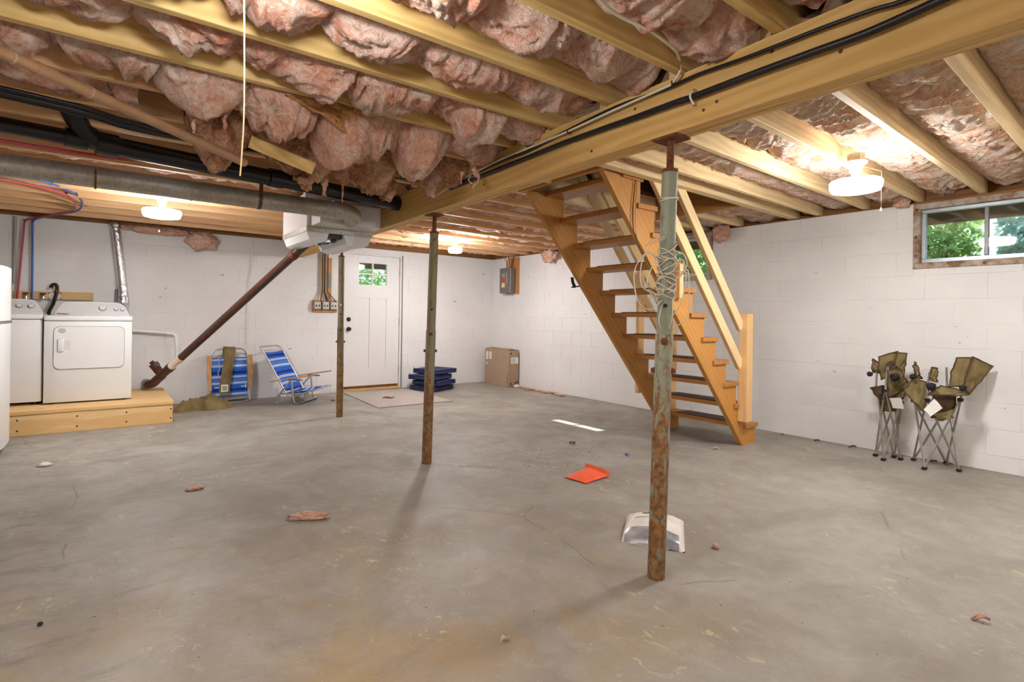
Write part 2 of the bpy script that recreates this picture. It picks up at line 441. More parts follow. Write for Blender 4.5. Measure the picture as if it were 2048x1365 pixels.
def add_prism(bm, poly, vec):
    """poly: list of 3d points, extruded by vec"""
    vec = Vector(vec)
    a = [bm.verts.new(Vector(p)) for p in poly]; b = [bm.verts.new(Vector(p) + vec) for p in poly]
    bm.faces.new(a[::-1]); bm.faces.new(b); n = len(a)
    for i in range(n): bm.faces.new((a[i], a[(i + 1) % n], b[(i + 1) % n], b[i]))
def add_sheet(bm, grid, thick=0.0):
    """grid[i][j] points -> quad sheet, with optional thickness"""
    ni, nj = len(grid), len(grid[0])
    A = [[bm.verts.new(Vector(p)) for p in row] for row in grid]
    fs = []
    for i in range(ni - 1):
        for j in range(nj - 1):
            fs.append(bm.faces.new((A[i][j], A[i + 1][j], A[i + 1][j + 1], A[i][j + 1])))
    if thick:
        bm.normal_update()
        B = [[bm.verts.new(v.co + v.normal * thick) for v in row] for row in A]
        for i in range(ni - 1):
            for j in range(nj - 1): bm.faces.new((B[i][j], B[i][j + 1], B[i + 1][j + 1], B[i + 1][j]))
        ed = [(i, 0) for i in range(ni)] + [(ni - 1, j) for j in range(1, nj)] + [(i, nj - 1) for i in range(ni - 2, -1, -1)] + [(0, j) for j in range(nj - 2, 0, -1)]
        for k in range(len(ed)):
            (i, j), (p, q) = ed[k], ed[(k + 1) % len(ed)]
            bm.faces.new((A[i][j], B[i][j], B[p][q], A[p][q]))
def bilinear(c00, c10, c11, c01, nu=8, nv=8, f=None):
    c00, c10, c11, c01 = map(Vector, (c00, c10, c11, c01)); g = []
    for i in range(nu + 1):
        u = i / nu; row = []
        for j in range(nv + 1):
            v = j / nv
            p = c00 * (1 - u) * (1 - v) + c10 * u * (1 - v) + c11 * u * v + c01 * (1 - u) * v
            if f: p = p + Vector(f(u, v))
            row.append(p)
        g.append(row)
    return g

def finish(bm, name, mat, smooth=35, recalc=True):
    if recalc: bmesh.ops.recalc_face_normals(bm, faces=bm.faces[:])
    me = bpy.data.meshes.new(name); bm.to_mesh(me); bm.free()
    if smooth is not None:
        me.shade_smooth()
        if smooth < 180: me.set_sharp_from_angle(angle=R(smooth))
    me.materials.append(M[mat] if isinstance(mat, str) else mat)
    return me
def obj(name, bm, mat, parent=None, smooth=35, local=False, recalc=True):
    """one mesh object; a top-level one gets its origin at the bottom centre, a part shares its thing's frame"""
    if parent is None:
        xs = [v.co for v in bm.verts]
        o_ = Vector(((min(v.x for v in xs) + max(v.x for v in xs)) / 2, (min(v.y for v in xs) + max(v.y for v in xs)) / 2, min(v.z for v in xs)))
    else: o_ = ORG[parent.name]
    if not local:
        for v in bm.verts: v.co -= o_
    me = finish(bm, name, mat, smooth, recalc)
    o = bpy.data.objects.new(name, me); C.objects.link(o)
    if parent is None:
        if not local: o.location = o_
        else: o_ = Vector((0, 0, 0))
    else: o.parent = parent
    ORG[o.name] = o_
    return o
def tag(o, label, cat, group=None):
    o['label'] = label; o['category'] = cat
    if group: o['group'] = group
    return o
def thing(name, label, cat, loc=(0, 0, 0), rotz=0.0, group=None):
    o = bpy.data.objects.new(name, None); C.objects.link(o)
    o.location = loc; o.rotation_euler = (0, 0, rotz); o.empty_display_size = 0.1
    ORG[o.name] = Vector(loc)
    return tag(o, label, cat, group)
def struct(o, label=None):
    o['kind'] = 'structure'
    if label: o['label'] = label
    return o
def share(name, me, parent, loc=(0, 0, 0), rot=(0, 0, 0), sc=(1, 1, 1)):
    o = bpy.data.objects.new(name, me); C.objects.link(o); o.parent = parent
    o.location = Vector(loc) - ORG[parent.name]; o.rotation_euler = rot; o.scale = sc
    ORG[o.name] = Vector(loc); return o
def box_obj(name, lo, hi, mat, parent=None, bev=0.0):
    bm = new_bm(); add_box(bm, lo, hi, bev); return obj(name, bm, mat, parent)
def tube_obj(name, pts, r, mat, parent=None, seg=10, n=6, curve=True):
    bm = new_bm(); add_tube(bm, catmull(pts, n) if curve else pts, r, seg); return obj(name, bm, mat, parent, 50)
def text_mesh(s, size, mat, name, extrude=0.0006):
    cu = bpy.data.curves.new(name, 'FONT'); cu.body = s; cu.size = size; cu.extrude = extrude
    cu.align_x = 'CENTER'; cu.align_y = 'CENTER'
    to = bpy.data.objects.new(name, cu); me = bpy.data.meshes.new_from_object(to)
    bpy.data.objects.remove(to); me.materials.append(M[mat]); return me
rng = random.Random(7)

# ================================================================== ROOM SHELL
WX, WY, ZW = 5.5, 7.8, 2.155           # right wall face, back wall face, top of the block work
JB, JT = 2.17, 2.405                   # joist underside / top
W1 = (0.64, 1.58, 1.60, 2.15)          # window openings on the right wall: y0 y1 z0 z1
W2 = (3.48, 4.34, 1.60, 2.15)
DO = (2.80, 3.745, 0.0, 2.075)         # door opening on the back wall: x0 x1 z0 z1

bm = new_bm(); add_box(bm, (-3.3, -2.6, -0.15), (5.7, 8.0, 0.0)); struct(obj('floor', bm, 'concrete', None, None), 'grey painted concrete floor with ochre stains')

def core(bm, rects, plane):            # wall body as slabs
    for (a0, a1, z0, z1) in rects:
        if plane == 'x': add_box(bm, (WX + 0.003, a0, z0), (WX + 0.2, a1, z1))
        else: add_box(bm, (a0, WY + 0.003, z0), (a1, WY + 0.2, z1))
bm = new_bm()
core(bm, [(-2.6, 8.0, 0, 1.6), (-2.6, W1[0], 1.6, ZW), (W1[1], W2[0], 1.6, ZW), (W2[1], 8.0, 1.6, ZW)], 'x')
wall_right = struct(obj('wall_right', bm, 'block', None, None), 'white painted block wall with two small windows')
bm = new_bm()
core(bm, [(-3.3, DO[0], 0, ZW), (DO[1], WX + 0.003, 0, ZW), (DO[0], DO[1], DO[3], ZW)], 'y')
wall_back = struct(obj('wall_back', bm, 'block', None, None), 'white painted block wall behind the laundry')
bm = new_bm(); add_box(bm, (-3.5, -2.6, 0), (-3.3, 8.0, JT)); struct(obj('wall_left', bm, 'block', None, None), 'white painted wall')
bm = new_bm(); add_box(bm, (-3.3, -2.8, 0), (5.7, -2.6, JT)); struct(obj('wall_front', bm, 'block', None, None), 'white painted wall')

BL, BH, JG = 0.4064, 0.2032, 0.0034
bm = new_bm()                          # one block, face towards -x of its own frame: width along y
add_box(bm, (0, -BL / 2 + JG / 2, -BH / 2 + JG / 2), (0.02, BL / 2 - JG / 2, BH / 2 - JG / 2), 0.0018)
block_me = finish(bm, 'block', 'block', None)
def lay_blocks(wall, plane, a_min, a_max, phase_even, openings):
    k = 0; z_top = 2.1548
    rows = []
    z = z_top
    while z > 0.001:
        z0 = max(0.0, z - BH); rows.append((z0, z)); z = z0
    for k, (z0, z1) in enumerate(rows):
        ph = phase_even + (0 if k % 2 == 0 else BL / 2)
        i0 = math.floor((a_min - ph) / BL); a = ph + i0 * BL
        while a < a_max:
            rect = [(max(a, a_min), min(a + BL, a_max), z0, z1)]
            for (o0, o1, q0, q1) in openings:
                nxt = []
                for (b0, b1, c0, c1) in rect:
                    if b1 <= o0 or b0 >= o1 or c1 <= q0 + 1e-4 or c0 >= q1: nxt.append((b0, b1, c0, c1)); continue
                    if b0 < o0: nxt.append((b0, o0, c0, c1))
                    if b1 > o1: nxt.append((o1, b1, c0, c1))
                    m0, m1 = max(b0, o0), min(b1, o1)
                    if c0 < q0: nxt.append((m0, m1, c0, q0))
                    if c1 > q1: nxt.append((m0, m1, q1, c1))
                rect = nxt
            for (b0, b1, c0, c1) in rect:
                if b1 - b0 < 0.02 or c1 - c0 < 0.015: continue
                pr_ = rng.uniform(-0.0008, 0.0008); sc = (1, (b1 - b0) / BL, (c1 - c0) / BH)
                mid, mz = (b0 + b1) / 2, (c0 + c1) / 2
                if plane == 'x': share('block', block_me, wall, (WX + pr_, mid, mz), (0, 0, 0), sc)
                else: share('block', block_me, wall, (mid, WY + pr_, mz), (0, 0, math.pi / 2), sc)
            a += BL
lay_blocks(wall_right, 'x', -0.9, WY - 0.002, 2.717 - BL / 2, [W1, W2])
lay_blocks(wall_back, 'y', -1.9, WX - 0.002, 0.615, [DO])
bm = new_bm(); add_box(bm, (WX + 0.0005, -2.6, 0), (WX + 0.02, -0.9, ZW)); obj('wall_face', bm, 'block', wall_right, None)
bm = new_bm(); add_box(bm, (-3.3, WY + 0.0005, 0), (-1.9, WY + 0.02, ZW)); obj('wall_face', bm, 'block', wall_back, None)

# sill plates and rim boards on the walls
bm = new_bm(); add_box(bm, (WX + 0.02, -2.6, ZW), (WX + 0.16, 8.0, JB)); struct(obj('trim_1', bm, 'plate'), 'wooden sill plate on top of the block wall')
bm = new_bm(); add_box(bm, (-3.3, WY + 0.02, ZW), (WX, WY + 0.16, JB)); struct(obj('trim_2', bm, 'platex'), 'wooden sill plate above the door wall')
bm = new_bm(); add_box(bm, (WX + 0.12, -2.6, JB), (WX + 0.16, 8.0, JT)); struct(obj('trim_3', bm, 'plate'), 'rim board at the joist ends')
bm = new_bm(); add_box(bm, (-3.3, WY + 0.10, JB), (WX + 0.12, WY + 0.14, JT)); struct(obj('trim_4', bm, 'platex'), 'rim board above the door wall')

# ------------------------------------------------------------------ ceiling: boards, joists, stair opening
OX0, OX1, OY0, OY1 = 2.75, 4.56, 2.60, 3.53
bm = new_bm()
add_box(bm, (-3.5, -2.8, JT), (OX0, 8.0, JT + 0.03)); add_box(bm, (OX1, -2.8, JT), (5.7, 8.0, JT + 0.03))
add_box(bm, (OX0, -2.8, JT), (OX1, OY0, JT + 0.03)); add_box(bm, (OX0, OY1, JT), (OX1, 8.0, JT + 0.03))
ceiling = struct(obj('ceiling', bm, 'subfloor', None, None), 'open basement ceiling of wooden joists under subfloor')
TILT = 0.03
LJ = [0.57 + 0.41 * k for k in range(-7, 18)]                     # far faces of the joists left of the beam
RJ = [0.70 + 0.41 * k for k in range(-7, 18)]                     # far faces at x = 4, right of the beam
RJ = [2.595 if abs(y - 2.75) < 0.05 else (3.575 if abs(y - 3.57) < 0.06 else y) for y in RJ]
for y in LJ:
    if y > 7.78: continue
    bm = new_bm(); add_box(bm, (-3.3, y - 0.04, JB + rng.uniform(-.003, .003)), (2.09, y, JT), 0.003)
    obj('joist', bm, 'joist_l' if y < 3.0 else 'joist_back', ceiling, None)
def rjoist(y, x0=1.95, x1=5.60, th=0.04, m=None):
    bm = new_bm(); add_bar(bm, (x0, y - th / 2 + TILT * (x0 - 4), (JB + JT) / 2 + .001), (x1, y - th / 2 + TILT * (x1 - 4), (JB + JT) / 2 + .001), th, JT - JB, 0.003)
    obj('joist', bm, m or ('joist_r' if y < 4.0 else 'joist_back'), ceiling, None)
for y in RJ:
    if y > 7.6: continue
    if 3.0 < y < 3.4:
        rjoist(y, 1.95, OX0 - 0.04); rjoist(y, OX1 + 0.04, 5.60)
    elif abs(y - 2.595) < .01:
        rjoist(y, th=0.078)
    elif abs(y - 3.575) < .01: rjoist(y, th=0.042)
    else: rjoist(y)
for x in (OX0 - 0.04, OX1):
    bm = new_bm(); add_box(bm, (x, OY0 - 0.045, JB + 0.002), (x + 0.04, OY1 + 0.02, JT), 0.003); obj('header', bm, 'tread', ceiling, None)
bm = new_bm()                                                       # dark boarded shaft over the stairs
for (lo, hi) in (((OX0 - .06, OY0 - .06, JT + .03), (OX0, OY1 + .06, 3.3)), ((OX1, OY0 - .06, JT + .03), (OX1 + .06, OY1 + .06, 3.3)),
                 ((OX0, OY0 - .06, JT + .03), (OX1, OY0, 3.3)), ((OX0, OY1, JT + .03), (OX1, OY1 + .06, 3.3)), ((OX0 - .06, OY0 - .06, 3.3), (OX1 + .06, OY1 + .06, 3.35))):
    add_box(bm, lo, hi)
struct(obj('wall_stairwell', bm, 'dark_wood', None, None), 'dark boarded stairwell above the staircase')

# ------------------------------------------------------------------ main beam
BX = lambda y: 1.875 + 0.03 * y
beam = thing('support_beam', 'long built-up pine beam resting on the three steel posts', 'beam', (BX(3) + 0.057, 3, 1.935))
for i in range(3):
    bm = new_bm(); o_ = 0.019 + 0.038 * i; dz = (0.0, 0.004, 0.002)[i]
    add_bar(bm, (BX(-2.6) + o_, -2.6, 1.935 + 0.1175 + dz / 2), (BX(7.8) + o_, 7.8, 1.935 + 0.1175 + dz / 2), 0.0374, 0.235 - dz, 0.0025)
    obj('plank', bm, 'beam', beam, None)
for (y, z) in ((1.2, 2.0), (1.26, 1.985), (0.75, 2.02), (2.9, 2.0), (1.9, 1.975), (3.6, 2.03), (0.98, 2.11), (1.62, 2.1)):
    bm = new_bm(); add_lathe(bm, [(0, 0.004), (0.006, 0.003), (0.007, 0)], 8, Matrix.Translation((BX(y), y, z)) @ Matrix.Rotation(-math.pi / 2, 4, 'Y'))
    obj('nail', bm, 'rust', beam)

# ------------------------------------------------------------------ insulation
def ridge(p): return 1 - abs(noise.noise(p)) * 2
def batt(name, x0, x1, y0, y1, style, seed, depth=0.15, step=0.014, mat='fg_left', lumps=(), z_edge=2.31, tilt=0.0, label='', group=None):
    nx = max(4, int((x1 - x0) / step)); ny = max(6, int((y1 - y0) / step))
    r_ = random.Random(seed)
    seams = [x0]
    while seams[-1] < x1: seams.append(seams[-1] + r_.uniform(0.3, 0.5))
    amps = [r_.uniform(0.7, 1.15) for _ in seams]
    verts = []; S = seed * 3.7
    for i in range(nx + 1):
        x = x0 + (x1 - x0) * i / nx
        k = max(q for q in range(len(seams)) if seams[q] <= x + 1e-9)
        s = (x - seams[k]) / (seams[k + 1] - seams[k]) if k + 1 < len(seams) else 0.5
        pil = math.sin(math.pi * min(1, max(0, s))) ** 0.45 * amps[k]
        for j in range(ny + 1):
            t = j / ny; y = y0 + (y1 - y0) * t + tilt * (x - 4)
            p = Vector((x, y, S))
            wx = noise.noise(p * 3.1) * 0.25; wy = noise.noise(p * 3.3 + Vector((9, 4, 1))) * 0.25
            prof = max(0.0, math.sin(math.pi * t)) ** 0.55
            if style == 'pillow':
                f1 = noise.noise(p * 2.2) * 0.03
                for (fq, am) in ((4.2, .030), (8.5, .022), (17, .014), (34, .008)):
                    f1 += am * (ridge(Vector((x * fq * 1.35 + wx * fq * .8, y * fq * .8 + wy * fq * .9, S + fq))) - .5)
                sag = depth
                for (lx, la, lw) in lumps: sag += la * math.exp(-((x - lx) / lw) ** 2)
                f1 *= 1.15 + 3.2 * max(0.0, sag - 0.15)
                z = z_edge - sag * prof * (0.42 + 0.58 * pil) - f1 * (0.35 + 0.65 * prof)
                low = max(0.0, 2.19 - z)
                y += (t - 0.5) * min(0.3, low * 1.2) + noise.noise(p * 9) * .02 * prof; x_ = x + noise.noise(p * 6 + Vector((0, 0, 7))) * 0.03
            elif style == 'ripple':
                q = x * 9.5 + noise.noise(Vector((x * 2, y * 5, S))) * 1.9 + (y - y0) * 1.4
                rr = ridge(Vector((q, y * 1.6, S))); r2 = ridge(Vector((x * 22 + wx * 8, y * 5, S + 5)))
                z = z_edge - depth * prof * (0.75 + 0.35 * noise.noise(Vector((x * 3, 0, S)))) - (0.06 * rr + 0.028 * r2) * (0.4 + 0.6 * prof) - noise.noise(p * 40) * 0.006
                x_ = x + 0.03 * rr * prof
            else:
                f1 = ridge(Vector((x * 4 + wx * 3, y * 6, S))) * 0.04 + ridge(Vector((x * 13, y * 9, S))) * 0.02 + noise.noise(p * 15) * 0.015
                z = z_edge - depth * prof - f1; x_ = x
            verts.append((x_, y, min(z, JT - 0.004)))
    faces = []
    for i in range(nx):
        for j in range(ny):
            a = i * (ny + 1) + j; faces.append((a, a + 1, a + ny + 2, a + ny + 1))
    # a backing sheet makes the batt a solid thing
    n0 = len(verts); 
    for (bx, by) in ((x0, 0), (x1, 0), (x1, 1), (x0, 1)): verts.append((bx, (y0 if not by else y1) + tilt * (bx - 4), JT - 0.002))
    faces.append((n0, n0 + 1, n0 + 2, n0 + 3))
    me = bpy.data.meshes.new(name)
    cz = min(v[2] for v in verts); o_ = Vector(((x0 + x1) / 2, (y0 + y1) / 2, cz))
    me.from_pydata([Vector(v) - o_ for v in verts], [], faces); me.update(); me.shade_smooth(); me.materials.append(M[mat])
    o = bpy.data.objects.new(name, me); C.objects.link(o); o.location = o_; ORG[o.name] = o_
    return tag(o, label, 'insulation', group)

def shred(pts, r, seed, parent, mat='fg_left', seg=9):
    """ragged hanging strand of fibre"""
    path = catmull(pts, 6); bm = new_bm()
    add_tube(bm, path, lambda i, t: r * (1.0 - 0.65 * t) * (0.75 + 0.5 * noise.noise(Vector((i * 0.45, seed, 0)))), seg)
    for v in bm.verts:
        v.co += noise.noise_vector(v.co * 30 + Vector((seed, 0, 0))) * r * 0.55
    return obj('hanging_strand', bm, mat, parent, 180)

GL = 'bulging batts between the joists left of the beam'
GR = 'rippled batts between the joists right of the beam'
GB = 'flat batts between the joists near the laundry'
GC = 'flat batts between the joists beyond the staircase'
bays = [(LJ[i], LJ[i + 1] - 0.04) for i in range(len(LJ) - 1)]
LB = {}
for n_, (a, b) in enumerate(bays):
    if b > 7.79 or a < -1.2: continue
    if a < 2.4:
        lum = {2: ((0.85, .14, .2), (1.55, .13, .2))}.get(round((a - 1.39) / .41), ())
        LB[round(a, 2)] = batt('insulation_batt', -2.2 if a > .9 else -1.2, 1.93, a + .002, b - .002, 'pillow', n_ + 1, 0.15, 0.009 if a > .9 else .02, 'fg_left', lum,
             label='puffy pink fibreglass batt bulging between pine joists left of the long beam', group=GL)
    elif a < 2.7:
        LB['E'] = batt('insulation_batt', -2.2, 1.97, a + .002, b - .002, 'pillow', n_ + 1, 0.17, 0.009, 'fg_left', ((.85, .25, .26), (1.38, .18, .22), (.3, .10, .25)),
             label='heavily sagging torn pink batt hanging lowest next to the long beam', group=None)
    elif a < 3.1:
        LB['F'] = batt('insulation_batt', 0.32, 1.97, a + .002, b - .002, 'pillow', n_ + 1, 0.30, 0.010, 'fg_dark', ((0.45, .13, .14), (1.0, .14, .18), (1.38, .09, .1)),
             label='dirty scorched-looking pink batt sagging above the black drain pipe', group=None)
        batt('insulation_batt', -2.2, 0.12, a + .002, b - .002, 'pillow', n_ + 40, 0.13, 0.014, 'fg_left', ((-.3, .05, .3),),
             label='short pink batt with a ragged end under the tan drain pipe', group=None)
    elif a < 3.5:
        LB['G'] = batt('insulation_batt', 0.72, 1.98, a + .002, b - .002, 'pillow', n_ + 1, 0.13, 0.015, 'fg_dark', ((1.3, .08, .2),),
             label='darkened pink batt behind the black cables beside the beam', group=None)
    elif a < 3.9: continue
    else:
        batt('insulation_batt', -2.0, 1.98, a + .002, b - .002, 'flat', n_ + 1, 0.05, 0.025, 'fg_left', z_edge=2.31,
             label='flat pink fibreglass batt tucked up between joists on the laundry side', group=GB)
bays = [(RJ[i], RJ[i + 1] - 0.04) for i in range(len(RJ) - 1)]
for n_, (a, b) in enumerate(bays):
    if b > 7.79 or a < -0.9: continue
    if a < 2.3 + .05:
        if abs(RJ[n_ + 1] - 2.595) < .01: b -= 0.04
        batt('insulation_batt', 2.0, 5.58, a + .002, b - .002, 'ripple', n_ + 60, 0.045, 0.010 if a > .2 else .02, 'fg_right', z_edge=2.325, tilt=TILT,
             label='rippled peach-pink batt between pale joists on the window side of the beam', group=GR)
    elif a < 3.5:
        batt('insulation_batt', OX1 + .05, 5.58, a + .002, b - .002, 'flat', n_ + 60, 0.06, 0.02, 'fg_right', z_edge=2.3, tilt=TILT,
             label='short pink batt between the stair opening and the window wall', group='short batts beside the stair opening')
        batt('insulation_batt', 2.02, OX0 - .05, a + .002, b - .002, 'flat', n_ + 80, 0.05, 0.02, 'fg_left', z_edge=2.3, tilt=TILT,
             label='short pink batt between the long beam and the stair opening', group='short batts beside the beam')
    else:
        batt('insulation_batt', 2.02, 5.58, a + .002, b - .002, 'flat', n_ + 60, 0.06, 0.022, 'fg_left', z_edge=2.30, tilt=TILT,
             label='flat pink batt between joists beyond the staircase', group=GC)
# strands that hang from the torn batts
E_, F_ = LB['E'], LB['F']
for k, (pts, r) in enumerate([
    (( (0.512,2.850,2.176), (0.454,2.850,2.090), (0.448,2.850,2.001) ), .022), (( (0.327,2.850,2.025), (0.323,2.850,2.001), (0.320,2.850,1.963) ), .018),
    (( (1.780,2.750,2.078), (1.776,2.720,2.011), (1.789,2.700,1.970), (1.750,2.700,1.907) ), .022), (( (1.706,2.750,2.005), (1.696,2.750,1.964), (1.701,2.750,1.929) ), .014),
    (( (1.658,3.000,2.032), (1.631,3.000,1.949), (1.647,3.000,1.885) ), .06), (( (1.009,2.800,1.964), (1.015,2.800,1.920), (1.010,2.800,1.893) ), .012) ]):
    shred(pts, r, k * 5 + 1, E_)
for k, (pts, r) in enumerate([
    (( (1.136,3.200,2.043), (1.137,3.200,1.937), (1.142,3.200,1.818) ), .014), (( (1.035,3.200,1.965), (1.030,3.200,1.905), (1.031,3.200,1.846) ), .035),
    (( (1.450,3.250,2.063), (1.455,3.250,1.967), (1.450,3.250,1.879) ), .085), (( (1.353,3.300,2.040), (1.338,3.300,1.973), (1.305,3.300,1.921) ), .05),
    (( (0.893,3.200,1.941), (0.927,3.200,1.900), (0.922,3.200,1.859) ), .06) ]):
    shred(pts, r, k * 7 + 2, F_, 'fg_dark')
bm = new_bm(); add_sheet(bm, bilinear((0.658,2.660,2.161), (0.830,2.660,2.254), (1.183,2.660,2.163), (0.943,2.620,2.034), 30, 16, lambda u, v: (.02 * noise.noise(Vector((u * 6, v * 5, 2))), -.05 * math.sin(math.pi * v) + .025 * noise.noise(Vector((u * 9, v * 4, 1))), .02 * noise.noise(Vector((u * 12, v * 6, 4)))), ), .012); obj('torn_flap', bm, 'fg_orange', E_, 180)
bm = new_bm(); add_bar(bm, (0.592,3.020,2.025), (0.904,2.980,1.931), .075, .012, .002, (0, .6, .8)); tag(obj('loose_board', bm, 'joist_l', None, None), 'thin loose pine board caught in the dirty sagging insulation', 'board')
def tuft(name, lab, c, size, seed, mat='fg_left', drip=6):
    """a ragged clump hanging from the top of a wall"""
    bm = new_bm(); bmesh.ops.create_icosphere(bm, subdivisions=4, radius=1.0)
    for v in bm.verts:
        q = v.co.copy(); d = 1 + 0.35 * noise.noise(q * 2.1 + Vector((seed, 0, 0))) + 0.22 * noise.noise(q * 6 + Vector((0, seed, 0))) + .1 * noise.noise(q * 14)
        v.co = Vector((q.x * size[0] * d, q.y * size[1] * d, q.z * size[2] * d)) + Vector(c)
    return tag(obj(name, bm, mat, None, 180), lab, 'insulation')
# clumps over the back wall, right wall and stairs
t_ = tuft('insulation_clump', 'loose pink clump drooping over the block wall beside the dryer vent', (0.965,7.680,2.036), (.17, .06, .11), 3)
t_ = tuft('insulation_clump', 'thin pink strip stuffed along the wall top near the foil vent hose', (0.529,7.720,2.118), (.34, .05, .045), 5)
t_ = tuft('insulation_clump', 'ragged pink clump hanging over the wall between grey fuse box and stairs', (5.420,6.192,2.088), (.06, .16, .10), 8)
t_ = tuft('insulation_clump', 'small pink wisp hanging beside the far basement window', (5.440,3.336,2.109), (.05, .10, .10), 12)
t_ = tuft('insulation_clump', 'pink wisp poking out at the corner of the near basement window', (5.440,1.648,2.170), (.04, .06, .045), 14)
t_ = tuft('insulation_clump', 'pink tuft dropping over the first tread next to the beam', (2.905,2.450,2.260), (.10, .05, .045), 18)

# ================================================================== DOOR, WINDOWS
def window(name, lab, W, mull=True):
    y0, y1, z0, z1 = W; bm = new_bm(); fx = WX - 0.012
    for lo, hi in (((fx, y0, z0), (fx + .12, y1, z0 + .05)), ((fx, y0, z1 - .05), (fx + .12, y1, z1)), ((fx, y0, z0 + .05), (fx + .12, y0 + .05, z1 - .05)), ((fx, y1 - .05, z0 + .05), (fx + .12, y1, z1 - .05))):
        add_box(bm, lo, hi, 0.004)
    w = struct(obj(name, bm, 'weathered'), lab)
    a0, a1, c0, c1 = y0 + .05, y1 - .05, z0 + .05, z1 - .05; sx = WX + .03
    for lo, hi in (((sx, a0, c0), (sx + .04, a1, c0 + .035)), ((sx, a0, c1 - .03), (sx + .04, a1, c1)), ((sx, a0, c0 + .035), (sx + .04, a0 + .03, c1 - .03)), ((sx, a1 - .03, c0 + .035), (sx + .04, a1, c1 - .03))):
        bm = new_bm(); add_box(bm, lo, hi, .003); obj('sash_rail', bm, 'sash', w)
    ym = (y0 + y1) / 2
    bm = new_bm(); add_box(bm, (sx + .004, ym - .014, c0 + .035), (sx + .036, ym + .014, c1 - .03), .003); obj('mullion', bm, 'sash_dark', w)
    for (p0, p1, dx) in ((a0 + .03, ym - .014, .012), (ym + .014, a1 - .03, .024)):
        bm = new_bm(); add_box(bm, (sx + dx, p0, c0 + .035), (sx + dx + .004, p1, c1 - .03)); obj('pane', bm, 'glass', w, None)
    for (yy, zz) in ((y1 - .02, z0 + .27), (y1 - .025, z1 - .05), (ym, z0 + .02)):
        bm = new_bm(); add_lathe(bm, [(0, .006), (.009, .004), (.012, 0)], 10, Matrix.Translation((fx, yy, zz)) @ Matrix.Rotation(-math.pi / 2, 4, 'Y')); obj('screw_head', bm, 'rust', w)
    return w
window('window_1', 'wide basement window in weathered frame, wall-mounted near the folded camp chairs', W1)
window('window_2', 'small basement window partly hidden behind the stair rails', W2)

dx0, dx1 = 2.832, 3.712; DZ0, DZ1 = 0.045, 2.045
bm = new_bm(); fy = WY - .008
for lo, hi in (((2.80, fy, 0), (2.829, fy + .13, 2.075)), ((3.716, fy, 0), (3.745, fy + .13, 2.075)), ((2.829, fy, 2.048), (3.716, fy + .13, 2.075))): add_box(bm, lo, hi, .003)
frame = struct(obj('trim_5', bm, 'doorwhite'), 'white door frame')
bm = new_bm(); add_box(bm, (3.748, WY - .02, 0), (3.762, WY - .001, 2.08), .002); obj('weather_strip', bm, 'strip', frame)
bm = new_bm(); add_box(bm, (2.829, fy - .03, 0), (3.716, fy + .13, .036), .004); obj('threshold', bm, 'thresh', frame)
DY = WY + .012
bm = new_bm()                                        # slab: stiles and rails round panes and panels
px0, px1, pz0, pz1 = 3.055, 3.50, 1.60, 1.93         # glazing
add_box(bm, (dx0, DY, DZ0), (px0, DY + .045, DZ1)); add_box(bm, (px1, DY, DZ0), (dx1, DY + .045, DZ1))
add_box(bm, (px0, DY, pz1), (px1, DY + .045, DZ1)); add_box(bm, (px0, DY, 1.40), (px1, DY + .045, pz0))
add_box(bm, (px0, DY, DZ0), (px1, DY + .045, .34)); xm = (px0 + px1) / 2
add_box(bm, (xm - .05, DY, .34), (xm + .05, DY + .045, 1.40))
bmesh.ops.remove_doubles(bm, verts=bm.verts[:], dist=1e-5)
door = struct(obj('door_1', bm, 'doorwhite', None, None), 'white panelled door with four small panes')
for (a, b) in ((px0, xm - .05), (xm + .05, px1)):
    bm = new_bm(); add_box(bm, (a - .002, DY + .012, .338), (b + .002, DY + .03, 1.402)); obj('door_panel', bm, 'doorwhite', door)
for i in range(2):
    for j in range(2):
        a = px0 + i * (px1 - px0) / 2; b = a + (px1 - px0) / 2; c0 = pz0 + j * (pz1 - pz0) / 2; c1 = c0 + (pz1 - pz0) / 2
        bm = new_bm(); add_box(bm, (a, DY + .02, c0), (b, DY + .025, c1)); obj('pane', bm, 'glass', door, None)
for lo, hi in (((xm - .011, DY + .004, pz0), (xm + .011, DY + .04, pz1)), ((px0, DY + .006, (pz0 + pz1) / 2 - .011), (px1, DY + .038, (pz0 + pz1) / 2 + .011))):
    bm = new_bm(); add_box(bm, lo, hi, .003); obj('muntin', bm, 'doorwhite', door)
RX = lambda p: Matrix.Translation(p) @ Matrix.Rotation(math.pi / 2, 4, 'X')
bm = new_bm(); add_lathe(bm, [(0, .05), (.02, .05), (.028, .042), (.028, .03), (.013, .022), (.013, .008), (.033, .007), (.033, 0)], 18, RX((2.905, DY, .93))); obj('door_knob', bm, 'brass', door)
bm = new_bm(); add_lathe(bm, [(0, .022), (.018, .022), (.03, .012), (.033, 0)], 18, RX((2.905, DY, 1.075))); obj('deadbolt', bm, 'brass', door)
bm = new_bm(); add_box(bm, (2.84, DY - .002, DZ0 - .006), (3.705, DY + .03, DZ0 + .03)); obj('door_sweep', bm, 'rust', door)
for z in (.3, 1.05, 1.8):
    bm = new_bm(); add_tube(bm, [(3.714, DY - .012, z - .05), (3.714, DY - .012, z + .05)], .007, 8); obj('hinge', bm, 'strip', door)

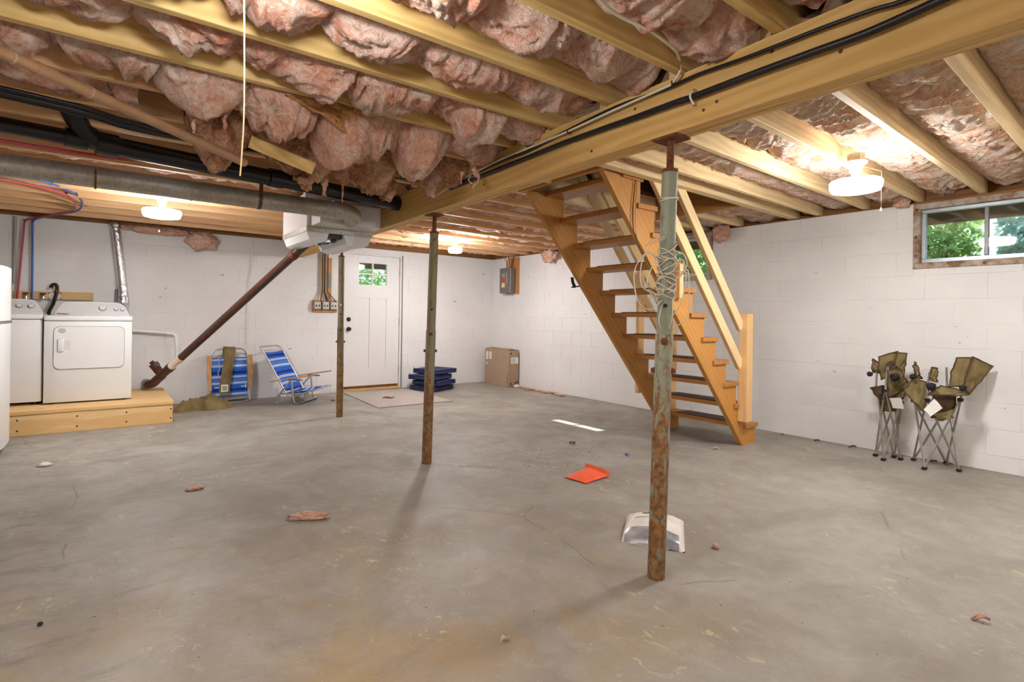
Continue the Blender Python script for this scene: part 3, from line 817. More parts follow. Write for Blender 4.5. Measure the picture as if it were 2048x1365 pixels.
# ================================================================== POSTS
def post(foot, head, r, zsl, lab, mat, holes):
    foot, head = Vector(foot), Vector(head)
    t = thing('steel_post', lab, 'post', foot); at_ = lambda z: foot + (head - foot) * ((z - foot.z) / (head.z - foot.z))
    bm = new_bm(); add_tube(bm, [at_(0), at_(.5), at_(zsl - .002), at_(zsl)], lambda i, q: r if i < 3 else r * .97, 24); obj('lower_tube', bm, mat, t, 40)
    bm = new_bm(); add_tube(bm, [at_(zsl - .05), at_(1.2), at_(1.5), at_(1.79)], r * .9, 24); obj('upper_tube', bm, 'post_up' if mat == 'post_a' else mat, t, 40)
    bm = new_bm(); add_tube(bm, [at_(1.785), at_(1.80)], r * .93, 20); obj('collar', bm, 'rust', t)
    bm = new_bm(); add_tube(bm, [at_(1.79), at_(1.925)], .016, 12); obj('jack_screw', bm, 'rust', t)
    c = at_(1.93); bm = new_bm(); add_box(bm, (c.x - .055, c.y - .065, 1.927), (c.x + .055, c.y + .065, 1.9345), .002); obj('head_plate', bm, 'rust', t)
    vd = Vector((foot.x, foot.y, 0)).normalized(); sd = Vector((vd.y, -vd.x, 0))
    for (z, dr) in ((zsl - .03, -vd), (zsl - .16, sd), (zsl - .16, -sd)):
        p = at_(z) + dr * r * .97; q = dr.to_track_quat('Z', 'Y').to_matrix().to_4x4(); q.translation = p
        bm = new_bm(); add_lathe(bm, [(0, .016), (.011, .015), (.012, .004), (.017, .003), (.017, 0)], 6, q); obj('bolt', bm, 'rust', t, 20)
    for z in holes:
        p = at_(z) - vd * (r * .9 - .004); q = (-vd).to_track_quat('Z', 'Y').to_matrix().to_4x4(); q.translation = p
        bm = new_bm(); add_lathe(bm, [(0, .0055), (.009, .0055), (.009, 0)], 12, q); obj('pin_hole', bm, 'black' if z < 1.25 or mat == 'post_a' else 'paper', t)
    return t
post((1.959, 1.494, 0), (1.979, 1.463, 1.9345), .038, 1.075, 'green rusty steel post wrapped with white cord beside the plastic bag', 'post_a', (1.2,))
post((2.009, 3.702, 0), (2.060, 3.720, 1.9345), .038, 1.03, 'rusty brown steel post standing between the doormat and the fallen pink scrap', 'post_b', (1.19,))
post((2.12, 5.938, 0), (2.115, 5.93, 1.9345), .036, 1.0, 'slim olive steel post standing at the corner of the doormat', 'post_b', (1.25, 1.15))

# white cord wound round the green post
cord = thing('cord_tangle', 'tangle of white cord wound around the green steel post', 'cord', (1.965, 1.485, 1.2))
PC = lambda z: Vector((1.959 + .020 * z / 1.93, 1.494 - .031 * z / 1.93, z))
def wrap(z0, z1, turns, r, ph=0, n=26, wob=0.012):
    pts = []
    for i in range(int(n * turns) + 1):
        t = i / (n * turns); a = ph + t * turns * 2 * math.pi; z = z0 + (z1 - z0) * t + wob * math.sin(a * 1.7 + ph)
        pts.append(PC(z) + Vector((math.cos(a), math.sin(a), 0)) * r)
    return pts
for k, w_ in enumerate([(1.66, 1.675, 2.2, .0375, 0), (1.30, 1.44, 3, .039, 1), (1.44, 1.30, 3.5, .040, 2.5), (1.27, 1.36, 2, .043, 4), (1.36, 1.47, 2, .041, .6), (1.24, 1.29, 3, .039, 3), (1.30, 1.24, 2.5, .041, 5)]):
    bm = new_bm(); add_tube(bm, wrap(*w_, wob=.014 if k else .003), .0028, 6); obj('winding', bm, 'wire_white', cord, 180)
loops = [[(1.938,1.453,1.312), (1.866,1.479,1.428), (1.811,1.514,1.351), (1.813,1.499,1.222), (1.867,1.475,1.181), (1.930,1.459,1.225)],
         [(1.937,1.454,1.399), (1.838,1.483,1.415), (1.837,1.499,1.287), (1.908,1.455,1.246), (1.938,1.453,1.290)],
         [(1.972,1.427,1.313), (1.983,1.372,1.353), (1.991,1.368,1.226), (1.986,1.378,1.140), (1.966,1.431,1.107)],
         [(1.963,1.434,1.345), (1.964,1.385,1.396), (1.978,1.376,1.311), (1.962,1.392,1.204), (1.960,1.436,1.150)],
         [(1.936,1.455,1.496), (1.853,1.456,1.478), (1.870,1.504,1.458)],
         [(1.936,1.454,1.490), (1.890,1.472,1.474), (1.881,1.496,1.463)],
         [(1.962,1.434,1.443), (1.967,1.380,1.417), (1.971,1.369,1.363), (1.981,1.420,1.313)],
         [(1.930,1.459,1.204), (1.893,1.448,1.138), (1.926,1.461,1.095)],
         [(1.965,1.432,1.226), (1.917,1.397,1.160), (1.954,1.440,1.096)],
         [(1.938,1.453,1.269), (1.873,1.482,1.278), (1.863,1.485,1.320), (1.919,1.467,1.442)],
         [(1.968,1.430,1.356), (2.049,1.368,1.332)],
         [(1.921,1.465,1.236), (1.850,1.474,1.266), (1.925,1.462,1.199)],]
for L in loops:
    bm = new_bm(); add_tube(bm, catmull(L, 7), .0026, 6); obj('loose_loop', bm, 'wire_white', cord, 180)

# ================================================================== STAIRS
RISE, RUN, TX, TZ = 0.2007, 0.1695, 4.884, 0.193
SN, SF = 2.615, 3.455                    # outer face of the near string, inner face of the far string
st = thing('staircase', 'open wooden basement staircase with eleven treads and pale pine rails', 'staircase', (4.7, 3.05, 0))
def stringer(y0, y1):
    pts = [(4.652, y0, 0.0), (4.872, y0, 0.0)]
    for k in range(11):
        nose = TX - RUN * k - .012; z = TZ + RISE * k - .038
        pts.append((nose, y0, z)); pts.append((nose - RUN, y0, z))
    zt = TZ + RISE * 10 - .038
    pts.append((TX - RUN * 11 - .012, y0, 2.19)); pts.append((2.768, y0, 2.19))
    bm = new_bm(); add_prism(bm, pts, (0, y1 - y0, 0)); return obj('stringer', bm, 'stair', st, None)
stringer(SN, SN + .04); stringer(SF, SF + .04)
for k in range(11):
    nx = TX - RUN * k; z = TZ + RISE * k
    bm = new_bm(); add_box(bm, (nx - .225, SN - .022, z - .038), (nx, SF + .062, z), .003); td = obj('tread', bm, 'tread', st)
    bm = new_bm(); add_box(bm, (nx - .215, SN + .15, z + .0003), (nx - .015, SF - .11, z + .007), .002); obj('tread_mat', bm, 'rubbermat', td)
# near-side rails and newel
def bar(name, a, b, w, h, mat, par=st, up=(0, 1, 0)):
    bm = new_bm(); add_bar(bm, a, b, w, h, .003, up); return obj(name, bm, mat, par, None)
def newel(x, y0, ztop, zbot):
    bm = new_bm(); add_box(bm, (x - .045, y0 - .089, zbot), (x + .045, y0, ztop), .003); return obj('newel_post', bm, 'newwood_z', st, None)
newel(4.60, SN - .002, 1.20, .235)
SL = RISE / RUN
def rail(y, x1, z1, x0):                 # from newel (x1,z1) up to x0
    return bar('handrail', (x1, y, z1), (x0, y, z1 + (x1 - x0) * SL), .089, .038, 'newwood_s')
rail(SN - .022, 4.555, 1.075, 3.30); rail(SN - .022, 4.555, 0.73, 3.00)
newel(4.84, SF + .04 + .091, 1.13, .01)
rail(SF + .06, 4.80, .82, 3.35); rail(SF + .06, 4.80, 1.10, 3.55)
bm = new_bm(); add_box(bm, (4.255, SF + .042, .40), (4.34, SF + .08, 1.62), .003); obj('baluster', bm, 'newwood_z', st, None)
bm = new_bm(); add_box(bm, (3.615, SN - .045, 1.31), (3.665, SN - .003, 1.58), .003); obj('baluster', bm, 'newwood_z', st, None)
# two thin brown wires stapled to the near string
sw = thing('stair_wire', 'brown cable stapled down the near stair stringer', 'cable', (3.2, 2.6, 1.6))
tube_obj('wire', [(3.128,2.590,2.268), (3.098,2.600,2.126), (3.089,2.600,1.794), (3.283,2.600,1.551), (3.381,2.600,1.443)], .004, 'strap', sw, 6)
tube_obj('wire', [(3.145,2.590,2.271), (3.121,2.600,2.122), (3.123,2.600,1.761), (3.301,2.600,1.534)], .003, 'wire_tan', sw, 6)
# block shut-off fitting on the back of the far string
bm = new_bm(); add_tube(bm, catmull([(3.334,3.500,1.505), (3.347,3.500,1.457), (3.373,3.500,1.418)], 5), .014, 8); add_tube(bm, [(3.330,3.500,1.416), (3.423,3.500,1.429)], .006, 8)
tag(obj('pipe_fitting', bm, 'brass'), 'small dark brass fitting beside the far stair stringer', 'fitting')

# ================================================================== LAMPS
def lamp(p, lab, chain=.17, k=1.0, m='lamp'):
    x, y, z = p; t = thing('ceiling_lamp', lab, 'lamp', (x, y, z)); T = Matrix.Translation(p)
    bm = new_bm(); add_lathe(bm, [(.145 * k, .024), (.143 * k, -.008), (.134 * k, -.028), (.10 * k, -.036), (0, -.039)], 36, T); obj('diffuser', bm, m, t, 60)
    bm = new_bm(); add_lathe(bm, [(0, .035), (.10 * k, .036), (.138 * k, .033), (.1452 * k, .024)], 36, T); obj('housing', bm, m + '_back', t, 60)
    bm = new_bm(); add_lathe(bm, [(.024, .035), (.026, .05), (.020, .055), (.026, .062), (.021, .068), (.026, .075), (.022, .085), (.034, .09), (.036, .125), (.062, .14), (.064, .152), (0, .153)], 20, T); obj('lamp_holder', bm, 'porcelain', t, 30)
    bm = new_bm(); add_lathe(bm, [(0, .154), (.05, .1535), (.052, .2), (0, .2)], 8, T); obj('junction_box', bm, 'lampbox', t, 20)
    q = .152 * k
    bm = new_bm(); add_tube(bm, [(x - .02, y - .03, z + .12), (x - .03, y - q, z + .06), (x - .03, y - q, z - .02), (x - .03, y - q, z - chain)], .0016, 5); c_ = obj('pull_chain', bm, 'wire_tan', t, 180)
    bm = new_bm(); add_lathe(bm, [(0, .012), (.004, .006), (.006, -.01), (0, -.014)], 8, Matrix.Translation((x - .03, y - q, z - chain))); obj('chain_bob', bm, 'porcelain', c_)
    bm = new_bm(); add_lathe(bm, [(0, -.0005), (.006, -.0005), (.006, .003), (0, .003)], 8, Matrix.Translation((x, y, z - .0405))); obj('disc_screw', bm, 'gap', t)
    return t
lamp((3.757, 1.387, 1.995), 'white disc lamp with pull chain hanging near the wide basement window')
lamp((0.401, 5.565, 1.995), 'white disc lamp with pull chain hanging above the laundry area')
lamp((3.72, 6.15, 2.02), 'small glowing round lamp under the far joists near the fuse box', .05, .62, 'lamp_bulb')
lamp((0.255, 1.30, 2.005), 'white disc lamp over the slab at the long hanging pull string', .06, 1.0, 'lamp_soft')
lamp((3.6, -1.3, 1.995), 'added fill lamp with pull chain at the unseen end of the window wall', .17, 1.0, 'lamp_full')  # unseen fixture added behind the camera to brighten the ceiling
lamp((-1.7, 0.1, 1.995), 'added fill lamp with pull chain at the unseen left wall', .17, 1.0, 'lamp_full')  # second added fill lamp, out of view, lifting the ceiling brightness
tag(tube_obj('pull_string', [(0.262, 1.448, 2.16), (0.271,1.455,1.690), (0.267,1.450,1.540), (0.263,1.447,1.475)], .0019, 'wire_tan', None, 6), 'long cream pull string hanging from the joists in front of sagging insulation', 'string')

# ================================================================== CABLES ON THE BEAM
cb = thing('conduit', 'black corrugated conduit running along the face of the long beam', 'conduit', (1.92, 1.5, 2.0))
pts = [(1.985,3.342,2.057), (1.955,2.711,2.056), (1.935,2.150,2.061), (1.925,1.852,2.057), (1.916,1.602,2.050), (1.908,1.388,2.047), (1.904,1.296,2.043), (1.895,1.056,2.042), (1.887,0.818,2.038), (1.881,0.659,2.035), (1.874,0.475,2.049), (1.868,0.297,2.069)]
path = catmull(pts, 40); bm = new_bm(); add_tube(bm, [p - Vector((.014, 0, 0)) for p in path], lambda i, t: .0135 if i % 2 else .0122, 12); obj('corrugated_tube', bm, 'wire_black', cb, 60)
for q in ((1.904,1.296,2.043), (1.970,3.047,2.061)):
    q = Vector(q); bm = new_bm(); add_tube(bm, catmull([q + Vector((.004, 0, .03)), q + Vector((-.018, 0, .017)), q + Vector((-.031, 0, 0)), q + Vector((-.018, 0, -.017)), q + Vector((.004, 0, -.03))], 5), .0045, 8); obj('clip', bm, 'white_pvc', cb, 60)
    for s in (1, -1):
        bm = new_bm(); add_lathe(bm, [(0, .004), (.006, .003), (.007, 0)], 8, Matrix.Translation(q + Vector((-.002, 0, .03 * s))) @ Matrix.Rotation(-math.pi / 2, 4, 'Y')); obj('clip_screw', bm, 'chrome', cb)
tag(tube_obj('power_cable', [Vector(p) - Vector((.009, 0, 0)) for p in ((1.985,3.332,2.076), (1.955,2.712,2.103), (1.945,2.414,2.098), (1.930,2.068,2.121), (1.919,1.722,2.137), (1.910,1.441,2.125), (1.904,1.273,2.128), (1.895,1.057,2.115), (1.887,0.819,2.110), (1.881,0.660,2.102), (1.880,0.634,2.099), (1.877,0.545,2.091), (1.870,0.356,2.114))], .0075, 'wire_black', None, 8), 'thin black cable stapled above the corrugated conduit on the beam', 'cable')
wc = thing('white_cable', 'cream cable stapled to the beam and looping up over a joist', 'cable', (1.93, 1.8, 2.05))
tube_obj('cable', [Vector(p) - Vector((.020, 0, 0)) for p in ((1.990,3.519,2.037), (1.985,3.264,2.078), (1.955,2.712,2.106), (1.945,2.387,2.108), (1.930,2.053,2.109), (1.919,1.722,2.120), (1.910,1.446,2.126), (1.908,1.394,2.132), (1.906,1.354,2.168), (1.890,1.349,2.211))] + [(1.709,1.256,2.165), (1.536,1.231,2.165), (1.369,1.235,2.165), (1.229,1.204,2.165)], .006, 'wire_white', wc, 8)
for q in ((1.904,1.391,2.130), (1.925,2.048,2.106)):
    q = Vector(q); bm = new_bm(); add_box(bm, (q.x - .026, q.y - .0025, q.z - .01), (q.x + .001, q.y + .0025, q.z + .01), .001); obj('staple', bm, 'rust', wc)

# ================================================================== PIPES
dp = thing('tan_drain_pipe', 'long tan drain pipe running diagonally under the joists into sagging insulation', 'pipe', (0.1, 3.0, 2.05))
a, b = Vector((-0.288,2.519,2.020)), Vector((0.585,3.098,1.930)); d_ = (b - a).normalized()
bm = new_bm(); add_tube(bm, [a - d_ * 1.2, a, b], .022, 18); obj('pipe_length', bm, 'tan_pipe', dp, 50)
for q in (.03, .10, .27):
    p = a + (b - a) * q; bm = new_bm(); add_tube(bm, [p, p + d_ * (.008 if q < .05 or q > .2 else .06)], .0248, 18); obj('pipe_joint', bm, 'copper_join' if q != .10 else 'tan_pipe', dp, 40)
ab = thing('black_drain_pipe', 'thick black plastic drain pipe with a wye fitting under the joists', 'pipe', (0.3, 4.0, 2.05))
A, B = Vector((-1.3, 3.72, 2.105)), Vector((2.0, 4.25, 2.095)); T_ = Vector((-.02, 3.90, 2.105))
bm = new_bm(); add_tube(bm, [A, T_], .042, 18); obj('pipe_length', bm, 'abs', ab, 50)
bm = new_bm(); add_tube(bm, [T_, (1.0, 4.07, 2.10), B], .055, 20); obj('pipe_length', bm, 'abs', ab, 50)
dd = (B - A).normalized()
bm = new_bm(); add_tube(bm, [T_ - dd * .16, T_ - dd * .06], .052, 18); add_tube(bm, [T_ - dd * .02, T_ + dd * .08], .066, 20)
add_tube(bm, catmull([T_ + Vector((.0, 0, 0)), T_ + Vector((-.08, -.06, .05)), T_ + Vector((-.13, -.15, .13)), T_ + Vector((-.14, -.2, .25))], 5), .052, 16); obj('wye_fitting', bm, 'abs', ab, 50)
bm = new_bm(); add_tube(bm, [T_ + dd * .95, T_ + dd * 1.05], .064, 20); obj('coupling', bm, 'abs', ab, 40)
bm = new_bm(); add_tube(bm, [B - dd * .06, B], .06, 18); obj('coupling', bm, 'abs', ab, 40)
for k, (dy, dz, x1) in enumerate(((0, 0, 1.9), (.05, -.02, 1.9), (-.03, -.03, 1.2))):
    pts = [(-1.3, 3.12 + dy, 2.115 + dz), (-.2, 3.22 + dy, 2.10 + dz), (.1, 3.30 + dy, 2.09 + dz), (.5, 3.38 + dy * .4, 2.10 + dz), (1.1, 3.42 + dy, 2.125 + dz * .5), (x1, 3.52 + dy * .5, 2.12)]
    tag(tube_obj('black_cable', pts, .011, 'wire_black', None, 8), 'thick black cable bundled beneath the joists above the black drain pipe', 'cable', 'black cables under the joists')
# flue duct
fd = thing('flue_duct', 'long galvanised round flue duct running from the hanging heater', 'duct', (0.5, 4.2, 1.9))
DZc = 1.963
bm = new_bm(); add_tube(bm, [(-2.4, 4.2, DZc + .008), (.05, 4.2, DZc + .004), (.75, 4.2, DZc), (1.52, 4.2, DZc - .003)], .066, 28); obj('duct_length', bm, 'galv', fd, 50)
for x in (-.25, -.05, .46, 1.05, 1.30):
    bm = new_bm(); add_tube(bm, [(x, 4.2, DZc), (x + .006, 4.2, DZc), (x + .012, 4.2, DZc)], lambda i, t: .0675 if i != 1 else .069, 28); obj('duct_seam', bm, 'galv' if x != -.05 else 'strap', fd, 50)
bm = new_bm(); el = [(1.50 + .12 * math.sin(q) , 4.2 + .12 * (1 - math.cos(q)), DZc - .003 - .02 * q) for q in [i * math.pi / 2 / 8 for i in range(9)]]
add_tube(bm, [(1.42, 4.2, DZc)] + el + [(1.62, 4.36, DZc - .035)], lambda i, t: .069 if i % 3 else .072, 28); obj('elbow', bm, 'galv', fd, 40)
bm = new_bm(); 
ring = [(.885 , 4.2 + .069 * math.cos(q), DZc + .069 * math.sin(q)) for q in [i * 2 * math.pi / 24 for i in range(24)]]
for w_ in (0,): 
    add_sheet(bm, [[(x, 4.2 + .0695 * math.cos(q), DZc + .0695 * math.sin(q)) for q in [R(-200 + i * 12) for i in range(19)]] for x in (.875, .90)], .0015)
add_box(bm, (.875, 4.128, DZc + .02), (.90, 4.131, JB)); obj('hanger_strap', bm, 'strap', fd)

# hanging heater
ht = thing('hanging_heater', 'white gas heater cabinet hung from the joists beside the long beam', 'heater', (1.63, 4.9, 1.70))
cx0, cx1, cy0, cy1 = 1.345, 1.90, 4.60, 5.35
bm = new_bm(); add_box(bm, (cx0, cy0, 1.875), (cx1, cy1, 2.165), .006); obj('cabinet', bm, 'white', ht)
bm = new_bm(); add_box(bm, (cx0 - .003, cy0 - .004, 1.835), (cx1 + .02, cy1, 1.88), .003); obj('lower_rim', bm, 'galv', ht)
bm = new_bm(); add_box(bm, (1.375, 4.35, 1.878), (1.885, 4.597, 2.055), .005); obj('draft_hood', bm, 'console', ht)
bm = new_bm(); add_box(bm, (1.30, 4.5, 2.03), (1.345, 4.56, 2.165), .003); obj('bracket', bm, 'console', ht)
for k in range(5):
    bm = new_bm(); add_lathe(bm, [(0, .004), (.006, .003), (.006, 0)], 8, RX((1.37 + k * .13, cy0 - .004, 1.85))); obj('rim_screw', bm, 'gap', ht)
def shell(x0, x1, drop, name='cover', y1=cy1 - .03, y0=cy0 + .01, tip=0):
    prof = []
    for i in range(9):
        q = i / 8; prof.append((x0 + (x1 - x0) * q, 1.838 - drop * math.sin(math.pi * min(1, q * 1.0)) ** .3 - tip * q))
    g = [[(x, y, z) for (x, z) in prof] for y in [y0 + (y1 - y0) * j / 6 for j in range(7)]]
    bm = new_bm(); add_sheet(bm, g, .004)
    bm2pts = [(x, y0, z) for (x, z) in prof]; add_prism(bm, bm2pts, (0, .004, 0))
    return obj(name, bm, 'white', ht, 40)
shell(cx0 + .005, 1.53, .085); shell(1.66, cx1 + .01, .10, tip=-.0)
bm = new_bm(); add_box(bm, (1.53, cy0 + .05, 1.80), (1.66, cy1 - .1, 1.834), .004); obj('burner_tray', bm, 'black', ht)
for k, (q, r) in enumerate((((1.575, 4.75, 1.80), .022), ((1.60, 4.85, 1.79), .018), ((1.62, 4.72, 1.79), .016), ((1.57, 5.0, 1.80), .024))):
    bm = new_bm(); add_tube(bm, [q, (q[0], q[1] + .06, q[2])], r, 12); obj('gas_valve', bm, ('chrome', 'blue_pex', 'brass', 'chrome')[k], ht)
# brown drain with strap, sloping from the heater to the wall
bp = thing('brown_drain_pipe', 'dark brown drain pipe sloping from the heater down beside the dryer', 'pipe', (0.6, 7.4, .25))
lo, hi = Vector((0.700,6.980,0.636)), Vector((1.435,5.350,1.691)); dv = (hi - lo).normalized()
bm = new_bm(); add_tube(bm, [lo, (lo + hi) / 2, hi, hi + dv * .35], .04, 20); obj('pipe_length', bm, 'brown_pipe', bp, 50)
bm = new_bm(); add_tube(bm, [lo - dv * .22, lo - dv * .03], .037, 20); add_tube(bm, [lo - dv * .05, lo + dv * .01], .0445, 20); add_tube(bm, [lo - dv * .24, lo - dv * .18], .042, 20); obj('white_sleeve', bm, 'cream_pvc', bp, 40)
e0 = lo - dv * .21
bm = new_bm(); add_tube(bm, [e0, e0 - dv * .07], .05, 20); add_tube(bm, [e0 - dv * .06, e0 - dv * .26], .044, 20); add_tube(bm, [e0 - dv * .22, e0 - dv * .36], .05, 20)
m_ = e0 - dv * .2; up_ = Vector((-.55, 0, .75)).normalized()
add_tube(bm, catmull([m_, m_ + up_ * .07 - dv * .01, m_ + up_ * .12 - dv * .0], 4), .046, 18); obj('wye_fitting', bm, 'brown_pipe', bp, 40)
bm = new_bm(); add_tube(bm, [m_ + up_ * .11, m_ + up_ * .16], .05, 18); add_tube(bm, [m_ + up_ * .16, m_ + up_ * .19], .024, 4); obj('cleanout_cap', bm, 'brown_pipe', bp, 25)
e1 = e0 - dv * .34; bm = new_bm(); add_tube(bm, catmull([e1, e1 - dv * .07, Vector((e1.x - .07, e1.y + .10, .30)), Vector((e1.x - .08, e1.y + .22, .29)), Vector((e1.x - .08, 7.77, .29))], 5), .05, 20); obj('elbow', bm, 'brown_pipe', bp, 50)
bm = new_bm(); add_tube(bm, [hi + dv * .02 + Vector((0, 0, .045)), hi + dv * .02 + Vector((0, 0, .3))], .01, 6); add_tube(bm, [hi + dv * .0, hi + dv * .05], .046, 16); obj('hanger_strap', bm, 'rust', bp, 40)
# white standpipe behind it
wp = thing('white_standpipe', 'thin white plastic pipe bending down the block wall beside the dryer', 'pipe', (.6, 7.74, .6))
bm = new_bm(); add_tube(bm, catmull([(.15, 7.745, .935), (.45, 7.745, .905), (0.658,7.745,0.884), (0.710,7.745,0.859), (0.732,7.745,0.804), (0.733,7.745,0.699), (0.734,7.745,0.589)], 5), .019, 14); obj('pipe_length', bm, 'white_pvc', wp, 50)
for a_, b_ in (((0.721,7.745,0.853), (0.733,7.745,0.699)), ((0.622,7.745,0.891), (0.637,7.745,0.889))):
    bm = new_bm(); add_tube(bm, [a_, b_], .0235, 14); obj('coupling', bm, 'white_pvc', wp, 40)
# supply tubes
def pex(name, lab, col, pts, clips):
    t = thing(name, lab, 'tube', pts[-1]); tube_obj('tube', pts, .0095, col, t, 8)
    for q in clips:
        bm = new_bm(); bmesh.ops.create_uvsphere(bm, u_segments=8, v_segments=6, radius=.013); 
        for v in bm.verts: v.co += Vector(q)
        obj('clip', bm, 'black', t)
pex('red_tube', 'red water tube dropping from the joists behind the washing machine', 'red_pex', [(-0.783,5.200,2.090), (-0.607,5.400,2.098), (-0.438,5.700,2.129), (-0.265,6.100,2.153), (-0.220,6.600,2.160), (-0.256,7.100,2.173), (-0.408,7.400,2.151), (-0.585,7.660,2.128), (-0.671,7.735,2.101), (-0.675,7.740,2.075), (-0.699,7.745,1.678), (-0.726,7.750,1.261)], ((-0.266,6.120,2.169), (-0.671,7.740,2.097)))
pex('blue_tube', 'blue water tube dropping from the joists beside the red tube', 'blue_pex', [(-0.409,5.500,2.143), (-0.323,5.800,2.175), (-0.208,6.200,2.187), (-0.168,6.600,2.177), (-0.212,7.100,2.174), (-0.348,7.400,2.164), (-0.525,7.660,2.141), (-0.607,7.735,2.109), (-0.611,7.740,2.077), (-0.607,7.745,1.685), (-0.607,7.750,1.264)], ((-0.202,6.220,2.192), (-0.607,7.740,2.104)))
tag(tube_obj('red_tube', [(-1.2, 3.98, 2.06), (-.4, 4.02, 2.06), (.0, 4.06, 2.07), (.2, 4.1, 2.1), (.3, 4.12, 2.18)], .010, 'red_pex', None, 8), 'red water tube running under the black drain pipe', 'tube')
tag(tube_obj('wall_conduit', [(-.75, 7.775, 2.14), (-.752, 7.775, 1.80), (-.755, 7.775, 1.42)], .013, 'wire_grey', None, 8), 'grey conduit fixed upright to the wall behind the washing machine', 'conduit')
tag(tube_obj('wall_cable', [(1.575, 7.785, 2.14), (1.572, 7.785, 1.75), (1.535, 7.785, 1.5), (1.53, 7.785, 1.1), (1.53, 7.785, .6), (1.535, 7.785, .45)], .007, 'white_pvc', None, 6), 'white cable running down the block wall above the beach chairs', 'cable')

# ================================================================== LAUNDRY
pf = thing('laundry_platform', 'low pine platform carrying the washing machine and dryer', 'platform', (-.3, 7.1, 0))
bm = new_bm(); add_box(bm, (-1.9, 6.53, .0005), (.588, 6.568, .188), .003); obj('front_board', bm, 'platform', pf)
bm = new_bm(); add_box(bm, (.55, 6.57, .0005), (.588, 7.78, .188), .003); obj('end_board', bm, 'platform', pf)
for i in range(9):
    y0 = 6.522 + i * .1405; bm = new_bm(); add_box(bm, (-1.9, y0, .19), (.596, y0 + .138, .226), .004); obj('plank', bm, 'platform', pf)
for x in (-.60, -.18, .20, .572):
    for z in (.05, .145):
        bm = new_bm(); add_lathe(bm, [(0, .0015), (.0075, .0015), (.008, 0)], 10, RX((x, 6.53, z))); obj('screw_head', bm, 'brass', pf)
PT = .2265
def appliance(t, x0, x1, y0, y1, z0, ztop, lid=True):
    bm = new_bm(); add_box(bm, (x0, y0, z0), (x1, y1, ztop - .055), .008, None, 2); obj('body', bm, 'white', t)
    bm = new_bm(); add_box(bm, (x0 - .002, y0 - .006, ztop - .052), (x1 + .002, y1, ztop), .012, None, 3); obj('top_panel', bm, 'white', t)
def console(t, x0, x1, yf, yb, z0, h, knobs):
    n = 24; prof = []                                   # arched outline across x
    for i in range(n + 1):
        q = i / n; e = min(q, 1 - q); a = h * (1 - max(0, 1 - e / .16) ** 2.2) * (.93 + .07 * math.sin(math.pi * q)); prof.append((x0 + (x1 - x0) * q, z0 + max(.004, a)))
    poly = [(x0, yf, z0)] + [(x, yf, z) for x, z in prof] + [(x1, yf, z0)]
    bm = new_bm(); add_prism(bm, poly, (0, yb - yf, 0))
    for v in bm.verts:                                   # lean the face back
        if v.co.y < yf + .001: v.co.y += (v.co.z - z0) * .35
    obj('console_shell', bm, 'white', t, 30)
    ins = .012; prof2 = [(min(max(x, x0 + ins), x1 - ins), max(z0 + .012, z - ins)) for x, z in prof]
    poly = [(x0 + ins, 0, z0 + .01)] + [(x, 0, z) for x, z in prof2] + [(x1 - ins, 0, z0 + .01)]
    bm = new_bm(); add_prism(bm, [(x, yf - .003 + (z - z0) * .35, z) for x, _, z in poly], (0, .006, 0)); cp = obj('control_panel', bm, 'console', t, 30)
    for (kx, kz, kr) in knobs:
        ky = yf - .004 + (kz - z0) * .35; m4 = Matrix.Translation((kx, ky, kz)) @ Matrix.Rotation(math.pi / 2 - .33, 4, 'X')
        bm = new_bm(); add_lathe(bm, [(0, .004), (kr * 1.12, .004), (kr * 1.15, 0)], 24, m4); kk = obj('knob_ring', bm, 'knob_rim', t)
        bm = new_bm(); add_lathe(bm, [(0, .03), (kr * .8, .03), (kr * .92, .024), (kr, .004)], 24, m4); kb = obj('knob', bm, 'knob', t)
        bm = new_bm(); add_box(bm, (-.0018, .2 * kr, .0302), (.0018, .75 * kr, .0312)); 
        for v in bm.verts: v.co = m4 @ v.co
        obj('pointer', bm, 'ink', kb)
    return cp
dr = thing('clothes_dryer', 'white front-loading clothes dryer with a square door on the platform', 'dryer', (-.1, 7.15, PT))
dX0, dX1, dY0 = -.449, .249, 6.86
for x in (dX0 + .06, dX1 - .06):
    for y in (6.93, 7.42):
        bm = new_bm(); add_tube(bm, [(x, y, PT + .0005), (x, y, PT + .016)], .018, 10); obj('foot', bm, 'black', dr)
appliance(dr, dX0, dX1, dY0, 7.50, PT + .014, 1.093)
console(dr, dX0 + .055, dX1 - .012, 7.27, 7.46, 1.0935, .145, ((.0, 1.175, .031), (.117, 1.166, .021), (.175, 1.165, .021)))
dxa, dxb, dza, dzb = dX0 + .075, dX1 - .068, .57, .985     # door, rounded outline
def rrect(x0, x1, z0, z1, r, y, n=6):
    pts = []
    for (cx_, cz_, a0) in ((x1 - r, z1 - r, 0), (x0 + r, z1 - r, 90), (x0 + r, z0 + r, 180), (x1 - r, z0 + r, 270)):
        for i in range(n + 1):
            a = R(a0 + 90 * i / n); pts.append((cx_ + r * math.cos(a), y, cz_ + r * math.sin(a)))
    return pts
bm = new_bm(); add_prism(bm, rrect(dxa - .004, dxb + .004, dza - .004, dzb + .004, .052, dY0 - .0015), (0, .004, 0)); obj('door_gasket', bm, 'gap', dr, 30)
bm = new_bm(); add_prism(bm, rrect(dxa, dxb, dza, dzb, .05, dY0 - .012), (0, .012, 0)); dd_ = obj('door', bm, 'white', dr, 30)
bm = new_bm(); add_prism(bm, rrect(dxa + .035, dxa + .125, .755, .85, .012, dY0 - .0128), (0, .002, 0)); obj('handle_recess', bm, 'console', dd_, 30)
bm = new_bm(); add_box(bm, (dxa + .03, dY0 - .03, .74), (dxa + .078, dY0 - .0125, .865), .008, None, 2); obj('handle', bm, 'white', dd_)
